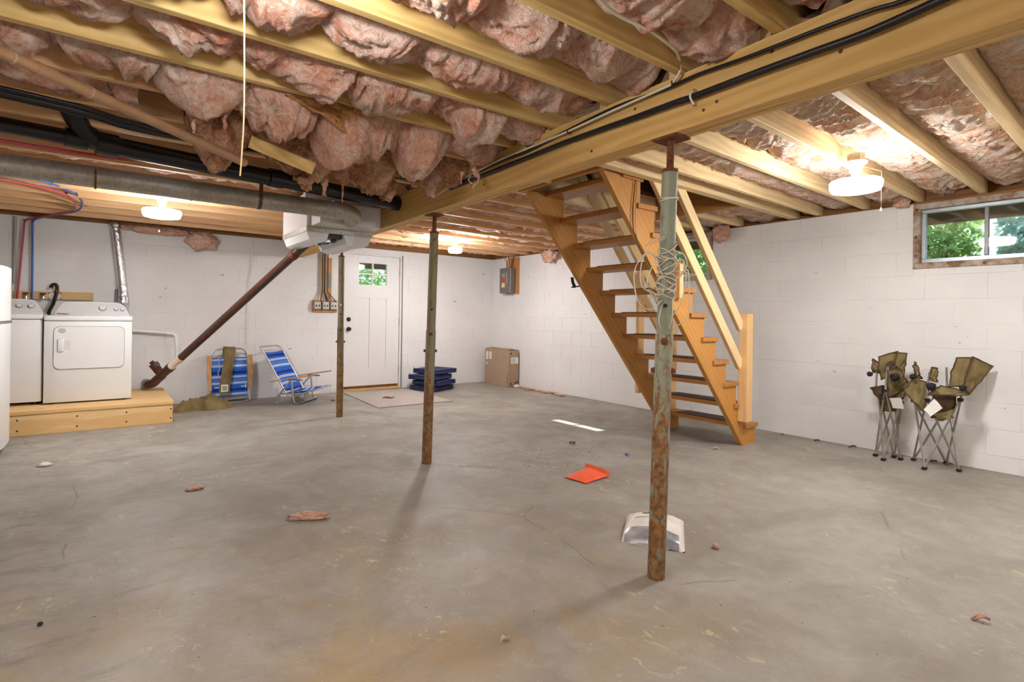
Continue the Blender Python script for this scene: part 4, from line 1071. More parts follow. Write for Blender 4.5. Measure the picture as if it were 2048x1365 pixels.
bm = new_bm(); add_lathe(bm, [(0, .002), (.028, .002), (.030, 0)], 28, RX((dxa + .062, dY0 - .012, .945)) @ Matrix.Diagonal((1, .8, 1, 1))); obj('badge', bm, 'alu', dd_)
me = text_mesh('Whirlpool', .022, 'ink', 'brand_lettering'); share('brand_lettering', me, dr, (dX0 + .12, 7.27 - .0036, 1.1095), (math.pi / 2 - .33, 0, 0))
wm = thing('washing_machine', 'white top-loading washing machine between dryer and fridge', 'washer', (-.9, 7.15, PT))
for x in (-1.1, -.52):
    for y in (6.96, 7.42):
        bm = new_bm(); add_tube(bm, [(x, y, PT + .0005), (x, y, PT + .03)], .018, 10); obj('foot', bm, 'black', wm)
appliance(wm, -1.155, dX0 - .012, 6.90, 7.50, PT + .03, 1.105)
console(wm, -1.15, dX0 - .03, 7.27, 7.46, 1.1055, .15, ((-.80, 1.185, .024), (-.665, 1.185, .022), (-.575, 1.182, .022)))
bm = new_bm(); add_lathe(bm, [(0, .002), (.012, .002), (.013, 0)], 14, RX((-.735, 7.275, 1.135))); obj('badge', bm, 'gap', wm)
# fridge: only its rounded front edge reaches into view
fr = thing('refrigerator', 'white refrigerator with rounded doors standing by the laundry platform', 'fridge', (-1.0, 5.85, 0))
bm = new_bm(); add_box(bm, (-1.31, 5.45, .03), (-.658, 6.22, 1.46), .02, None, 3); obj('cabinet', bm, 'white', fr)
for x in (-1.2, -.72):
    for y in (5.52, 6.15): 
        bm = new_bm(); add_tube(bm, [(x, y, .0005), (x, y, .034)], .02, 8); obj('foot', bm, 'black', fr)
for (z0, z1) in ((.07, 1.03), (1.055, 1.478)):
    bm = new_bm(); g = [[], []]; poly = []
    for i in range(13):
        q = i / 12; y = 5.45 + .80 * q; poly.append((-.650 + .055 * (1 - abs(2 * q - 1) ** 3.0), y, z0))
    poly += [(-.656, 6.25, z0), (-.656, 5.45, z0)]
    add_prism(bm, poly, (0, 0, z1 - z0)); obj('door', bm, 'white', fr, 30)
bm = new_bm(); add_box(bm, (-.655, 5.5, 1.031), (-.61, 6.21, 1.054)); obj('door_gap', bm, 'gap', fr)
# foil vent hose
vh = thing('vent_hose', 'crinkled silver foil vent hose rising from dryer to joists', 'hose', (.15, 7.68, 1.2))
bm = new_bm(); path = catmull([(.10, 7.70, 2.16), (.115, 7.69, 2.08), (.15, 7.68, 1.75), (.18, 7.67, 1.45), (.19, 7.66, 1.30), (.195, 7.66, 1.13), (.2, 7.65, .9)], 14)
add_tube(bm, path, lambda i, t: .045 + (.0 if .12 < t < .62 else .006 * noise.noise(Vector((i * .9, 0, 0))) + .004 * (i % 2)) + (.012 * max(0, 1 - abs(t - .72) / .05)), 22)
for v in bm.verts:
    a = 1.0 if v.co.z < 1.5 or v.co.z > 2.05 else .15
    v.co += noise.noise_vector(v.co * 38) * .007 * a
obj('foil_tube', bm, 'foil', vh, 180)
bm = new_bm(); add_box(bm, (.112, 7.755, 1.26), (.15, 7.799, 1.40), .006); tag(obj('outlet_box', bm, 'panel_grey'), 'small grey outlet box on the wall beside the foil vent hose', 'outlet')
# backer board with valves
bb = thing('valve_board', 'pine board with water valves fixed to the wall behind the washer', 'board', (-.4, 7.79, 1.25))
bm = new_bm(); add_box(bm, (-.75, 7.762, 1.262), (-.085, 7.799, 1.35), .003); obj('board', bm, 'board', bb)
for x in (-.655, -.515):
    bm = new_bm(); add_tube(bm, catmull([(x, 7.762, 1.31), (x, 7.735, 1.315), (x, 7.72, 1.30), (x, 7.715, 1.26)], 4), .013, 10); v_ = obj('valve_body', bm, 'chrome', bb)
    bm = new_bm(); add_box(bm, (x - .028, 7.72, 1.318), (x + .028, 7.735, 1.33), .004); obj('valve_lever', bm, 'black', v_)
for x, z in ((-.465, 1.33), (-.375, 1.33), (-.465, 1.275), (-.375, 1.275)):
    bm = new_bm(); add_lathe(bm, [(0, .008), (.01, .006), (.012, 0)], 8, RX((x, 7.762, z))); obj('bracket_bolt', bm, 'rust', bb)
bm = new_bm(); add_box(bm, (-.47, 7.755, 1.265), (-.37, 7.762, 1.335)); obj('bracket', bm, 'alu', bb)
hs = thing('washer_drain_hose', 'black drain hose hooked over a standpipe behind the washer', 'hose', (-.42, 7.7, 1.1))
bm = new_bm(); add_tube(bm, catmull([(-.455, 7.72, 1.39), (-.435, 7.72, 1.425), (-.405, 7.72, 1.42), (-.40, 7.71, 1.36), (-.425, 7.66, 1.22), (-.455, 7.56, 1.12), (-.4555, 7.53, 1.0)], 6), .0165, 12); obj('hose', bm, 'black', hs, 60)
bm = new_bm(); add_tube(bm, [(-.40, 7.71, 1.36), (-.402, 7.70, 1.335)], .021, 12); obj('hose_clamp', bm, 'rust', hs, 40)

# ================================================================== SOCKETS, FUSE BOX
so = thing('socket_cluster', 'three double sockets with fanned cables on a board beside the door', 'sockets', (2.53, 7.78, 1.2))
bm = new_bm(); add_box(bm, (2.365, 7.77, 1.175), (2.715, 7.799, 1.345), .003); obj('board', bm, 'boardz', so)
bm = new_bm(); add_box(bm, (2.56, 7.775, 1.36), (2.632, 7.799, 1.96), .003); obj('upright_board', bm, 'boardz', so)
bm = new_bm(); add_box(bm, (2.566, 7.772, 1.53), (2.628, 7.776, 1.73), .001); obj('terminal_strip', bm, 'panel_grey', so)
for k in range(3):
    x = 2.375 + k * .115; bm = new_bm(); add_box(bm, (x, 7.72, 1.215), (x + .095, 7.77, 1.325), .004); sb = obj('socket_box', bm, 'socket_box', so)
    bm = new_bm(); add_box(bm, (x + .006, 7.716, 1.22), (x + .089, 7.7205, 1.32), .002); pl = obj('face_plate', bm, 'alu', sb)
    for dx in (.028, .068):
        for z in (1.262,):
            bm = new_bm(); add_box(bm, (x + dx - .008, 7.714, z - .013), (x + dx + .008, 7.7165, z + .017), .001); obj('receptacle', bm, 'ink', sb)
cols = ['wire_tan', 'wire_grey', 'strap', 'wire_tan', 'wire_black', 'wire_grey', 'wire_tan', 'strap']
for k in range(8):
    xb = 2.39 + k * .044; xt = 2.465 + k * .0155
    tube_obj('cable', [(xt + .01, 7.77, 2.14), (xt, 7.768, 1.9), (xt + .002, 7.766, 1.6), (xt, 7.764, 1.47), ((xt + xb) / 2, 7.762, 1.40), (xb, 7.755, 1.325)], .006, cols[k], so, 6)
fb = thing('fuse_box', 'grey metal fuse box on a wooden board in the wall corner', 'fuse box', (5.45, 7.25, 1.55))
bm = new_bm(); add_box(bm, (5.478, 7.03, 1.53), (5.499, 7.36, 2.14), .003); obj('mount_board', bm, 'boardz', fb)
bm = new_bm(); add_box(bm, (5.36, 7.10, 1.545), (5.477, 7.40, 1.965), .006); bx = obj('box', bm, 'panel_grey', fb)
bm = new_bm(); add_box(bm, (5.352, 7.16, 1.60), (5.36, 7.36, 1.915), .004); dr_ = obj('cover', bm, 'panel_grey', fb)
bm = new_bm(); add_tube(bm, [(5.345, 7.185, 1.70), (5.345, 7.185, 1.90)], .005, 6); obj('latch', bm, 'alu', dr_)
for (z0, z1, c_) in ((1.81, 1.875, 'lab_green'), (1.72, 1.785, 'lab_red'), (1.64, 1.715, 'lab_yel')):
    bm = new_bm(); add_box(bm, (5.350, 7.24, z0), (5.3522, 7.325, z1)); obj('sticker', bm, c_, dr_)
for k in range(4):
    tube_obj('cable', [(5.43, 7.16 + k * .05, 1.96), (5.44, 7.15 + k * .055, 2.06), (5.43 - .02 * k, 7.1 + k * .07, 2.15)], .007, ('wire_black', 'wire_tan', 'wire_white', 'wire_tan')[k], fb, 6)

# ================================================================== BOX, CUSHIONS, MAT
cbx = thing('cardboard_box', 'upright brown cardboard box standing in the wall corner under the fuse box', 'box', (5.36, 7.3, 0))
bm = new_bm(); add_box(bm, (5.26, 6.98, .0005), (5.47, 7.66, .60), .004); obj('carton', bm, 'cardboard', cbx)
bm = new_bm(); add_sheet(bm, [[(5.27, 6.99, .602), (5.27, 7.64, .604)], [(5.36, 6.99, .622), (5.36, 7.64, .612)]], .003); obj('flap', bm, 'cardboard', cbx)
bm = new_bm(); add_sheet(bm, [[(5.46, 6.99, .602), (5.46, 7.64, .604)], [(5.37, 6.99, .612), (5.37, 7.64, .625)]], .003); obj('flap', bm, 'cardboard', cbx)
for (y0, y1, z0, z1) in ((7.56, 7.62, .42, .55), (7.46, 7.53, .43, .55), (7.58, 7.62, .33, .37)):
    bm = new_bm(); add_box(bm, (5.2585, y0, z0), (5.2602, y1, z1)); lb = obj('label', bm, 'paper', cbx)
    for k in range(3):
        zz = z0 + (z1 - z0) * (.25 + .25 * k); bm = new_bm(); add_box(bm, (5.258, y0 + .008, zz - .003), (5.2584, y1 - .008, zz + .003)); obj('print_line', bm, 'gap', lb)
bm = new_bm(); add_box(bm, (5.31, 6.9785, .38), (5.46, 6.9802, .48)); lb = obj('label', bm, 'paper', cbx)
for k in range(3):
    bm = new_bm(); add_box(bm, (5.325, 6.978, .40 + k * .025), (5.40, 6.9784, .408 + k * .025)); obj('print_line', bm, 'gap', lb)
for (x, z) in ((5.31, .545), (5.31, .05), (5.40, .06), (5.44, .07)):
    bm = new_bm(); add_box(bm, (x - .012, 6.9785, z - .018), (x + .012, 6.9802, z + .018)); obj('print_mark', bm, 'ink', cbx)
for k in range(5):
    bm = new_bm(); add_box(bm, (5.2585, 7.005, .06 + k * .03), (5.2602, 7.02, .08 + k * .03)); obj('print_mark', bm, 'ink', cbx)
def cushion(c, rz, lab, tilt=0):
    t = thing('seat_cushion', lab, 'cushion', c, rz, 'stacked navy cushions')
    bm = new_bm(); add_box(bm, (-.25, -.24, 0), (.25, .24, .07), .022, None, 3)
    bmesh.ops.subdivide_edges(bm, edges=bm.edges[:], cuts=2, use_grid_fill=True)
    for v in bm.verts:
        q = max(0, 1 - (v.co.x / .25) ** 2) * max(0, 1 - (v.co.y / .24) ** 2); v.co.z += (.010 * q if v.co.z > .035 else 0) + .002 * noise.noise(v.co * 9 + Vector(c))
        v.co.z = max(v.co.z, .0008)
    obj('pad', bm, 'navy', t, 50, True)
    for zz in (.012, .062):
        bm = new_bm(); pts = [(x, y, zz) for (x, _, y) in rrect(-.252, .252, -.242, .242, .025, 0)]; add_tube(bm, pts, .005, 6, closed=True); obj('piping', bm, 'navy_dark', t, 60, True)
    for s in (-1, 1):
        bm = new_bm(); add_tube(bm, catmull([(-.25, .16 * s, .05), (-.285, .17 * s, .075), (-.27, .20 * s, .09), (-.262, .17 * s, .03)], 5), .004, 6); obj('tie', bm, 'navy_dark', t, 60, True)
cl = ['bottom navy cushion of the pile beside the door', 'navy cushion lying on the bottom one of the pile', 'navy cushion second from the top of the pile by the door', 'topmost navy cushion of the pile beside the door']
for k in range(4): cushion((4.09 + (.0, .03, -.03, .07)[k], 7.40 - (.0, .02, .0, -.03)[k], .0005 + k * .0845), R((24, 27, 25, 22)[k]), cl[k])
mt = thing('doormat', 'grey tweed carpet mat on the floor in front of the door', 'mat', (3.28, 7.05, 0))
g = bilinear((2.80, 7.72, .001), (2.70, 6.22, .001), (3.74, 6.20, .001), (3.78, 7.60, .001), 30, 24, lambda u, v: (noise.noise(Vector((u * 9, v * 9, 1))) * .006, 0, .001 * noise.noise(Vector((u * 5, v * 5, 0)))))
bm = new_bm(); A = [[bm.verts.new(p + Vector((0, 0, .009))) for p in row] for row in g]; B_ = [[bm.verts.new(Vector((p.x, p.y, .0006))) for p in row] for row in g]
for i in range(30):
    for j in range(24): bm.faces.new((A[i][j], A[i + 1][j], A[i + 1][j + 1], A[i][j + 1]))
bd = [(i, 0) for i in range(30)] + [(30, j) for j in range(24)] + [(i, 24) for i in range(30, 0, -1)] + [(0, j) for j in range(24, 0, -1)]
for k in range(len(bd)):
    (i, j), (i2, j2) = bd[k], bd[(k + 1) % len(bd)]; bm.faces.new((A[i][j], A[i2][j2], B_[i2][j2], B_[i][j]))
obj('pile', bm, 'rug', mt, None)
bm = new_bm(); add_tube(bm, catmull([(3.047,6.883,0.018), (3.097,6.882,0.021), (3.129,6.809,0.021), (3.197,6.844,0.018)], 5), lambda i, t: .014 * (1 - .5 * abs(2 * t - 1)), 8)
tag(obj('wood_stick', bm, 'leaf_dead'), 'short dark stick lying on the carpet mat', 'stick')

# ================================================================== BEACH CHAIRS
bc = thing('beach_chair', 'open blue striped low beach chair with wooden arms against the wall', 'chair', (2.05, 7.30, 0), R(-41))
def lt(name, pts, r, mat='alu', par=bc, curve=False, seg=8, n=5):
    bm = new_bm(); add_tube(bm, catmull(pts, n) if curve else pts, r, seg); return obj(name, bm, mat, par, 60, True)
for s in (-1, 1):
    y = .245 * s
    lt('back_tube', [(-.03, y, .115), (-.34, y, .66), (-.385, y, .70)], .011)
    lt('seat_tube', [(-.10, y, .13), (.12, y, .125), (.34, y, .185)], .010)
    ya = .278 * s
    lt('rear_leg', [(.035, ya, .30), (-.20, ya, .012)], .010)
    bm = new_bm(); g = [(-.235, .27, .030), (-.10, .30, .040), (.10, .333, .05), (.24, .355, .052), (.33, .37, .03)]
    for q in range(4):
        (xa, za, wa), (xb, zb, wb) = g[q], g[q + 1]
        add_prism(bm, [(xa, ya - wa / 2, za), (xb, ya - wb / 2, zb), (xb, ya + wb / 2, zb), (xa, ya + wa / 2, za)], (0, 0, .014))
    bmesh.ops.remove_doubles(bm, verts=bm.verts[:], dist=1e-4); obj('arm_rest', bm, 'armwood', bc, None, True)
    bm = new_bm(); add_box(bm, (.0, ya - .008, .300), (.17, ya + .008, .322), .003); obj('ratchet', bm, 'gap', bc, 35, True)
    lt('rear_foot', [(-.16, ya, .012), (-.13, ya, .012), (-.115, ya, .03), (-.10, ya, .13)], .009)
lt('front_loop', [(.045, -.278, .31), (.075, -.278, .06), (.10, -.268, .018), (.13, -.24, .012), (.13, .24, .012), (.10, .268, .018), (.075, .278, .06), (.045, .278, .31)], .011, 'alu', bc, True, 8, 4)
lt('head_bar', [(-.385, -.245, .70), (-.41, -.20, .715), (-.41, .20, .715), (-.385, .245, .70)], .010)
lt('cross_bar', [(-.03, -.245, .115), (-.03, .245, .115)], .009); lt('cross_bar', [(.34, -.245, .185), (.34, .245, .185)], .009)
bm = new_bm(); add_sheet(bm, bilinear((-.06, -.24, .165), (-.335, -.24, .65), (-.335, .24, .65), (-.06, .24, .165), 14, 8, lambda u, v: (-.03 * math.sin(math.pi * v) * math.sin(math.pi * u), 0, -.012 * math.sin(math.pi * v))), .003); obj('back_cloth', bm, 'stripe_z', bc, 60, True)
bm = new_bm(); add_sheet(bm, bilinear((-.06, -.24, .13), (.335, -.24, .19), (.335, .24, .19), (-.06, .24, .13), 14, 8, lambda u, v: (0, 0, -.04 * math.sin(math.pi * v) ** .7 * math.sin(math.pi * u))), .003); obj('seat_cloth', bm, 'stripe_x', bc, 60, True)
bm = new_bm(); add_box(bm, (.10, -.04, .012), (.13, .04, .12), .004); obj('front_tag', bm, 'paper', bc, 35, True)
# folded chair leaning on the wall
b2 = thing('beach_chair', 'folded blue striped beach chair leaning flat against the block wall', 'chair', (1.30, 7.62, 0), R(3))
LN = .10                                         # lean
pz = lambda x, z, d=0: (x, -.02 + LN * z + d - .0, z)
def l2(name, pts, r, mat='alu', curve=False):
    return lt(name, pts, r, mat, b2, curve)
l2('frame_tube', [pz(-.215, .06), pz(-.225, .3), pz(-.215, .57), pz(-.19, .635), pz(-.12, .68), pz(.12, .685), pz(.19, .645), pz(.215, .58), pz(.225, .3), pz(.215, .06)], .011, 'alu', True)
l2('base_tube', [pz(-.245, .40, .03), pz(-.235, .06, .0), pz(-.20, .016, -.03), pz(.18, .014, -.03), pz(.235, .06, 0), pz(.245, .40, .03)], .010, 'alu', True)
l2('base_tube', [pz(-.19, .045, .02), pz(.19, .045, .02)], .009)
bm = new_bm(); add_sheet(bm, bilinear(pz(-.205, .085), pz(-.205, .575), pz(.205, .575), pz(.205, .085), 16, 10, lambda u, v: (0, -.012 * math.sin(math.pi * v), .006 * noise.noise(Vector((u * 4, v * 4, 0))))), .003); obj('back_cloth', bm, 'stripe_z', b2, 60, True)
bm = new_bm(); add_sheet(bm, bilinear(pz(-.19, .045, .02), pz(-.19, .12, .03), pz(.19, .12, .03), pz(.19, .045, .02), 3, 6), .003); obj('seat_cloth', bm, 'wire_grey', b2, 60, True)
for s in (-1, 1):
    bm = new_bm(); yy = -.05
    add_prism(bm, [pz(.208 * s, .60, yy), pz(.262 * s, .61, yy), pz(.268 * s, .42, yy), pz(.262 * s, .33, yy), pz(.248 * s, .27, yy), pz(.244 * s, .18, yy), pz(.212 * s, .17, yy), pz(.215 * s, .40, yy)], (0, .014, 0)); obj('arm_rest', bm, 'armwood', b2, None, True)
    bm = new_bm(); add_box(bm, (.15 * s - .03, -.05, .20), (.15 * s + .03, -.044, .212), .002)
    add_box(bm, (.15 * s + .02, -.05, .18), (.15 * s + .032, -.044, .235), .002); obj('buckle', bm, 'paper', b2, 35, True)
# olive carry bag hung over the folded chair
ob = thing('carry_bag', 'olive carry bag hanging over the folded beach chair', 'bag', (1.29, 7.6, .25))
def drape(u, v):
    return (0.012 * noise.noise(Vector((u * 3, v * 5, 2))), .018 * noise.noise(Vector((u * 5, v * 4, 5))) - .012 * math.sin(math.pi * v), 0)
P4 = [((1.225, 7.70, .55), (1.36, 7.70, .55)), ((1.228, 7.69, .685), (1.362, 7.69, .68)), ((1.236, 7.655, .71), (1.36, 7.655, .70)), ((1.234, 7.62, .69), (1.362, 7.62, .68)), ((1.225, 7.59, .60), (1.352, 7.59, .60)), ((1.205, 7.565, .45), (1.325, 7.565, .45)), ((1.18, 7.545, .28), (1.30, 7.545, .28)), ((1.155, 7.53, .14), (1.285, 7.53, .13))]
Lp, Rp = catmull([p[0] for p in P4], 6), catmull([p[1] for p in P4], 6); n_ = len(Lp)
g = [[Lp[i].lerp(Rp[i], j / 10) + Vector(drape(i / n_ * 2, j / 10)) for j in range(11)] for i in range(n_)]
bm = new_bm(); add_sheet(bm, g, .006); obj('cloth', bm, 'olive', ob, 70)
bm = new_bm(); add_box(bm, (1.185, 7.505, .155), (1.265, 7.512, .245), .002); tg = obj('tag', bm, 'paper', ob)
bm = new_bm(); add_box(bm, (1.197, 7.5035, .17), (1.253, 7.5049, .232), .0005); obj('tag_print', bm, 'lab_green', tg)
tube_obj('strap', [(1.17, 7.60, .60), (1.17, 7.58, .52), (1.178, 7.575, .45), (1.160, 7.57, .38), (1.175, 7.56, .33), (1.20, 7.55, .30)], .005, 'wire_grey', ob, 6)
def heap(name, lab, pts, h, mat, group=None):
    """crumpled cloth: outline points on the floor, heaped in the middle"""
    c = sum((Vector(p) for p in pts), Vector()) / len(pts); ring = catmull(pts + [pts[0]], 8)[:-1]; bm = new_bm(); rows = []
    for k in range(9):
        q = k / 8; row = []
        for i, p in enumerate(ring):
            w = c.lerp(p, 1 - q * .97); z = h * math.sin(q * math.pi / 2) ** .8 * (1 + .7 * noise.noise(Vector((w.x * 9, w.y * 9, 3)))) + .045 * ridge(Vector((w.x * 9 + w.y * 5, w.y * 16, 1))) * min(1, 3 * q)
            row.append(bm.verts.new((w.x + .008 * noise.noise(w * 20), w.y, max(.0006, z if k else .0006))))
        rows.append(row)
    for k in range(8):
        for i in range(len(ring)):
            i2 = (i + 1) % len(ring); bm.faces.new((rows[k][i], rows[k][i2], rows[k + 1][i2], rows[k + 1][i]))
    bm.faces.new(rows[-1]); bm.faces.new(rows[0][::-1])
    return obj(name, bm, mat, None, 60)
hb = heap('carry_bag', '', [(.63, 7.20, 0), (.72, 7.12, 0), (.90, 7.17, 0), (1.0, 7.10, 0), (1.17, 7.14, 0), (1.30, 7.27, 0), (1.20, 7.38, 0), (1.02, 7.42, 0), (.85, 7.40, 0), (.72, 7.32, 0)], .12, 'olive')
tag(hb, 'crumpled olive carry bag lying on the floor below the folded beach chair', 'bag')

# ================================================================== CAMP CHAIRS
def camp_chair(lab, feet, hub_z, hubs, ups, cloths, tagp, cups, group='folded camp chairs'):
    c = sum((Vector(f) for f in feet), Vector()) / 4
    t = thing('camp_chair', lab, 'chair', (c.x, c.y, 0), 0, None); fe = [Vector(f) for f in feet]; hu = [Vector(h) for h in hubs]
    for i in range(4):
        j = (i + 1) % 4
        for a, b in ((fe[i], hu[j]), (fe[j], hu[i])):
            o_ = Vector((.006, .004, 0)) * (1 if a is fe[i] else -1)
            bm = new_bm(); add_tube(bm, [a + o_ + Vector((0, 0, .014)), b + o_], .0075, 8); obj('leg_tube', bm, 'grey_tube', t, 60)
    for f in fe:
        bm = new_bm(); add_box(bm, (f.x - .021, f.y - .016, .0005), (f.x + .021, f.y + .016, .022), .005); obj('foot', bm, 'black', t)
    for h in hu:
        bm = new_bm(); add_box(bm, (h.x - .018, h.y - .018, h.z - .014), (h.x + .018, h.y + .018, h.z + .014), .004); obj('hub', bm, 'black', t)
    for (a, b, r) in ups:
        bm = new_bm(); add_tube(bm, catmull([a, Vector(a).lerp(Vector(b), .5) + Vector((.004, .004, 0)), b], 4), r, 8); obj('upright', bm, 'grey_tube', t, 60)
    for k, (cs, mat_, nm) in enumerate(cloths):
        bm = new_bm(); g = bilinear(*cs, 14, 12, lambda u, v: Vector((.016 * noise.noise(Vector((u * 4, v * 4, k * 3 + c.y))) - .012 * math.sin(math.pi * u), .014 * noise.noise(Vector((u * 5, v * 3, k * 5 + 7))), -.02 * math.sin(math.pi * u) * math.sin(math.pi * v))))
        add_sheet(bm, g, .006); cl_ = obj(nm, bm, mat_, t, 60)
        bm = new_bm(); edge = [g[0][j] for j in range(13)] + [g[i][12] for i in range(1, 15)] + [g[14][j] for j in range(11, -1, -1)] + [g[i][0] for i in range(13, 0, -1)]
        add_tube(bm, edge, .0055, 6, closed=True); obj('binding', bm, 'olive_dark', cl_, 60)
    for (q, r) in cups:
        bm = new_bm(); q = Vector(q); bmesh.ops.create_icosphere(bm, subdivisions=3, radius=1.0)
        for v in bm.verts:
            w = v.co.copy(); k_ = r * (1 + .35 * noise.noise(w * 2.2 + q * 9)); v.co = q + Vector((w.x * k_ * .7, w.y * k_ * .75, w.z * k_ * (.95 if w.z < 0 else .45)))
        obj('cup_holder', bm, 'mesh_dark', t, 60)
    bm = new_bm(); g = bilinear(*tagp, 5, 5, lambda u, v: (.006 * math.sin(3 * u), 0, .004 * math.sin(4 * v))); add_sheet(bm, g, .002); tg = obj('paper_tag', bm, 'paper', t)
    return t
D = 4.17
camp_chair('partly folded olive camp chair with its back flap spread towards the wall',
    [(5.356,1.515,0.000), (5.101,1.372,0.000), (5.261,1.196,0.000), (5.450,1.323,-0.000)], .55,
    [(5.171,1.466,0.519), (5.034,1.344,0.550), (5.213,1.183,0.560), (5.366,1.292,0.510)],
    [( (5.034,1.344,0.550), (5.047,1.334,0.765), .008), ( (5.216,1.180,0.560), (5.261,1.172,0.742), .009), ( (5.171,1.466,0.519), (5.139,1.466,0.736), .008), ( (5.366,1.292,0.510), (5.375,1.311,0.790), .007)],
    [(( (5.214,1.257,0.651), (5.311,1.233,0.874), (5.308,1.136,0.881), (5.201,1.166,0.670) ), 'olive', 'back_cloth'), (( (5.201,1.166,0.670), (5.308,1.136,0.888), (5.434,1.040,0.818), (5.290,1.149,0.597) ), 'olive', 'back_cloth'),
     (( (4.986,1.355,0.469), (4.899,1.447,0.617), (5.043,1.438,0.717), (5.100,1.344,0.672) ), 'olive', 'seat_cloth'), (( (4.966,1.320,0.600), (5.087,1.278,0.665), (5.232,1.143,0.625), (5.175,1.136,0.603) ), 'olive', 'arm_cloth'),
     (( (5.060,1.324,0.416), (5.094,1.323,0.636), (5.248,1.207,0.631), (5.216,1.230,0.415) ), 'olive_dark', 'seat_cloth'), (( (5.023,1.302,0.446), (5.072,1.265,0.402), (5.126,1.224,0.418), (5.174,1.212,0.483) ), 'olive', 'seat_pocket'),
     (( (5.023,1.327,0.709), (5.059,1.325,0.803), (5.098,1.295,0.796), (5.069,1.293,0.691) ), 'olive', 'arm_cloth'), (( (5.055,1.429,0.721), (5.051,1.432,0.838), (5.073,1.415,0.795), (5.099,1.395,0.706) ), 'olive', 'arm_cloth')],
    ( (4.904,1.330,0.491), (4.966,1.283,0.575), (5.005,1.241,0.510), (4.934,1.295,0.445) ),
    (( (4.971,1.304,0.673), .042), ( (4.983,1.421,0.733), .03), ( (5.163,1.158,0.662), .03)))
camp_chair('tightly folded olive camp chair standing closer to the staircase',
    [(5.256,1.757,0.000), (5.142,1.661,0.000), (5.282,1.584,0.000), (5.332,1.646,0.000)], .55,
    [(5.171,1.718,0.594), (5.079,1.637,0.593), (5.231,1.571,0.483), (5.309,1.638,0.493)],
    [( (5.135,1.720,0.601), (5.146,1.712,0.809), .008), ( (5.059,1.627,0.596), (5.073,1.616,0.779), .009), ( (5.209,1.563,0.306), (5.264,1.571,0.774), .008), ( (5.257,1.602,0.294), (5.306,1.615,0.768), .008)],
    [(( (5.121,1.680,0.668), (5.125,1.702,0.856), (5.250,1.607,0.904), (5.245,1.586,0.732) ), 'olive', 'back_cloth'), (( (5.172,1.616,0.733), (5.227,1.600,0.893), (5.266,1.545,0.891), (5.272,1.565,0.712) ), 'olive', 'back_cloth'),
     (( (5.082,1.609,0.535), (5.073,1.616,0.758), (5.150,1.557,0.768), (5.216,1.507,0.631) ), 'olive', 'seat_cloth'), (( (5.112,1.612,0.529), (5.152,1.556,0.598), (5.217,1.507,0.623), (5.196,1.548,0.522) ), 'olive', 'seat_cloth'),
     (( (5.027,1.727,0.603), (5.089,1.655,0.623), (5.131,1.622,0.608), (5.100,1.671,0.493) ), 'olive_dark', 'seat_cloth'), (( (5.136,1.744,0.723), (5.135,1.745,0.836), (5.146,1.712,0.805), (5.177,1.663,0.716) ), 'olive', 'arm_cloth'),
     (( (5.154,1.681,0.409), (5.139,1.692,0.541), (5.198,1.621,0.525), (5.239,1.615,0.410) ), 'olive', 'seat_pocket'), (( (5.113,1.636,0.763), (5.119,1.632,0.816), (5.158,1.602,0.829), (5.198,1.571,0.736) ), 'olive_dark', 'arm_cloth')],
    ( (5.050,1.596,0.532), (5.124,1.540,0.537), (5.144,1.524,0.449), (5.074,1.578,0.456) ),
    (( (5.060,1.563,0.715), .045), ( (5.071,1.744,0.718), .03)))

# ================================================================== THINGS ON THE FLOOR
og = thing('orange_dustpan', 'flat orange plastic pan lying on the floor before the stairs', 'dustpan', (2.77, 2.75, 0))
g = bilinear((2.628, 2.80, .012), (2.652, 2.615, .010), (2.895, 2.63, .018), (2.905, 2.835, .03), 16, 14, lambda u, v: (0, 0, .026 * math.sin(math.pi * u) ** .6 * math.sin(math.pi * min(1, v * 1.1)) ** .6))
bm = new_bm(); add_sheet(bm, g, -.006); obj('tray', bm, 'orange', og, 60)
bm = new_bm(); add_sheet(bm, [[(2.893, 2.865, .024), (2.905, 2.875, .046)], [(2.908, 2.80, .022), (2.925, 2.805, .044)], [(2.905, 2.70, .02), (2.922, 2.70, .040)], [(2.898, 2.632, .016), (2.915, 2.635, .034)]], .004); obj('rear_lip', bm, 'orange', og, 60)
pb = thing('plastic_bag', 'clear white plastic mailing bag lying behind the green steel post', 'bag', (2.36, 1.82, 0))
C4 = (Vector((2.118, 1.835, 0)), Vector((2.275, 1.565, 0)), Vector((2.62, 1.815, 0)), Vector((2.415, 2.05, 0)))
def bagz(u, v): return .075 * (math.sin(math.pi * u) * math.sin(math.pi * v)) ** .4
g = bilinear(*C4, 22, 22, lambda u, v: (0, 0, .004 + bagz(u, v) + .005 * noise.noise(Vector((u * 7, v * 7, 1)))))
bm = new_bm(); add_sheet(bm, g); gl = [[Vector((p.x, p.y, .001)) for p in row] for row in g]; add_sheet(bm, gl)
bmesh.ops.remove_doubles(bm, verts=bm.verts[:], dist=.0045); obj('film', bm, 'bag', pb, 70)
bm = new_bm(); g2 = [[g[i][j] + Vector((0, 0, .0012)) for j in range(0, 6)] for i in range(1, 21)]; add_sheet(bm, g2); obj('dark_contents', bm, 'bagdark', pb, 70)
for k in range(6):
    p = g[7 + k][16] + Vector((0, 0, .002)); bm = new_bm(); add_box(bm, (p.x - .006, p.y - .008, p.z - .001), (p.x + .006, p.y + .008, p.z + .001)); obj('print_mark', bm, 'ink', pb)
bm = new_bm(); g2 = [[g[i][j] + Vector((0, 0, .0015)) for j in range(11, 13)] for i in range(4, 10)]; add_sheet(bm, g2); obj('print_patch', bm, 'lab_green', pb)
bm = new_bm(); g2 = [[g[i][j] + Vector((0, 0, .0015)) for j in range(15, 18)] for i in range(4, 8)]; add_sheet(bm, g2); obj('print_patch', bm, 'cream_pvc', pb)

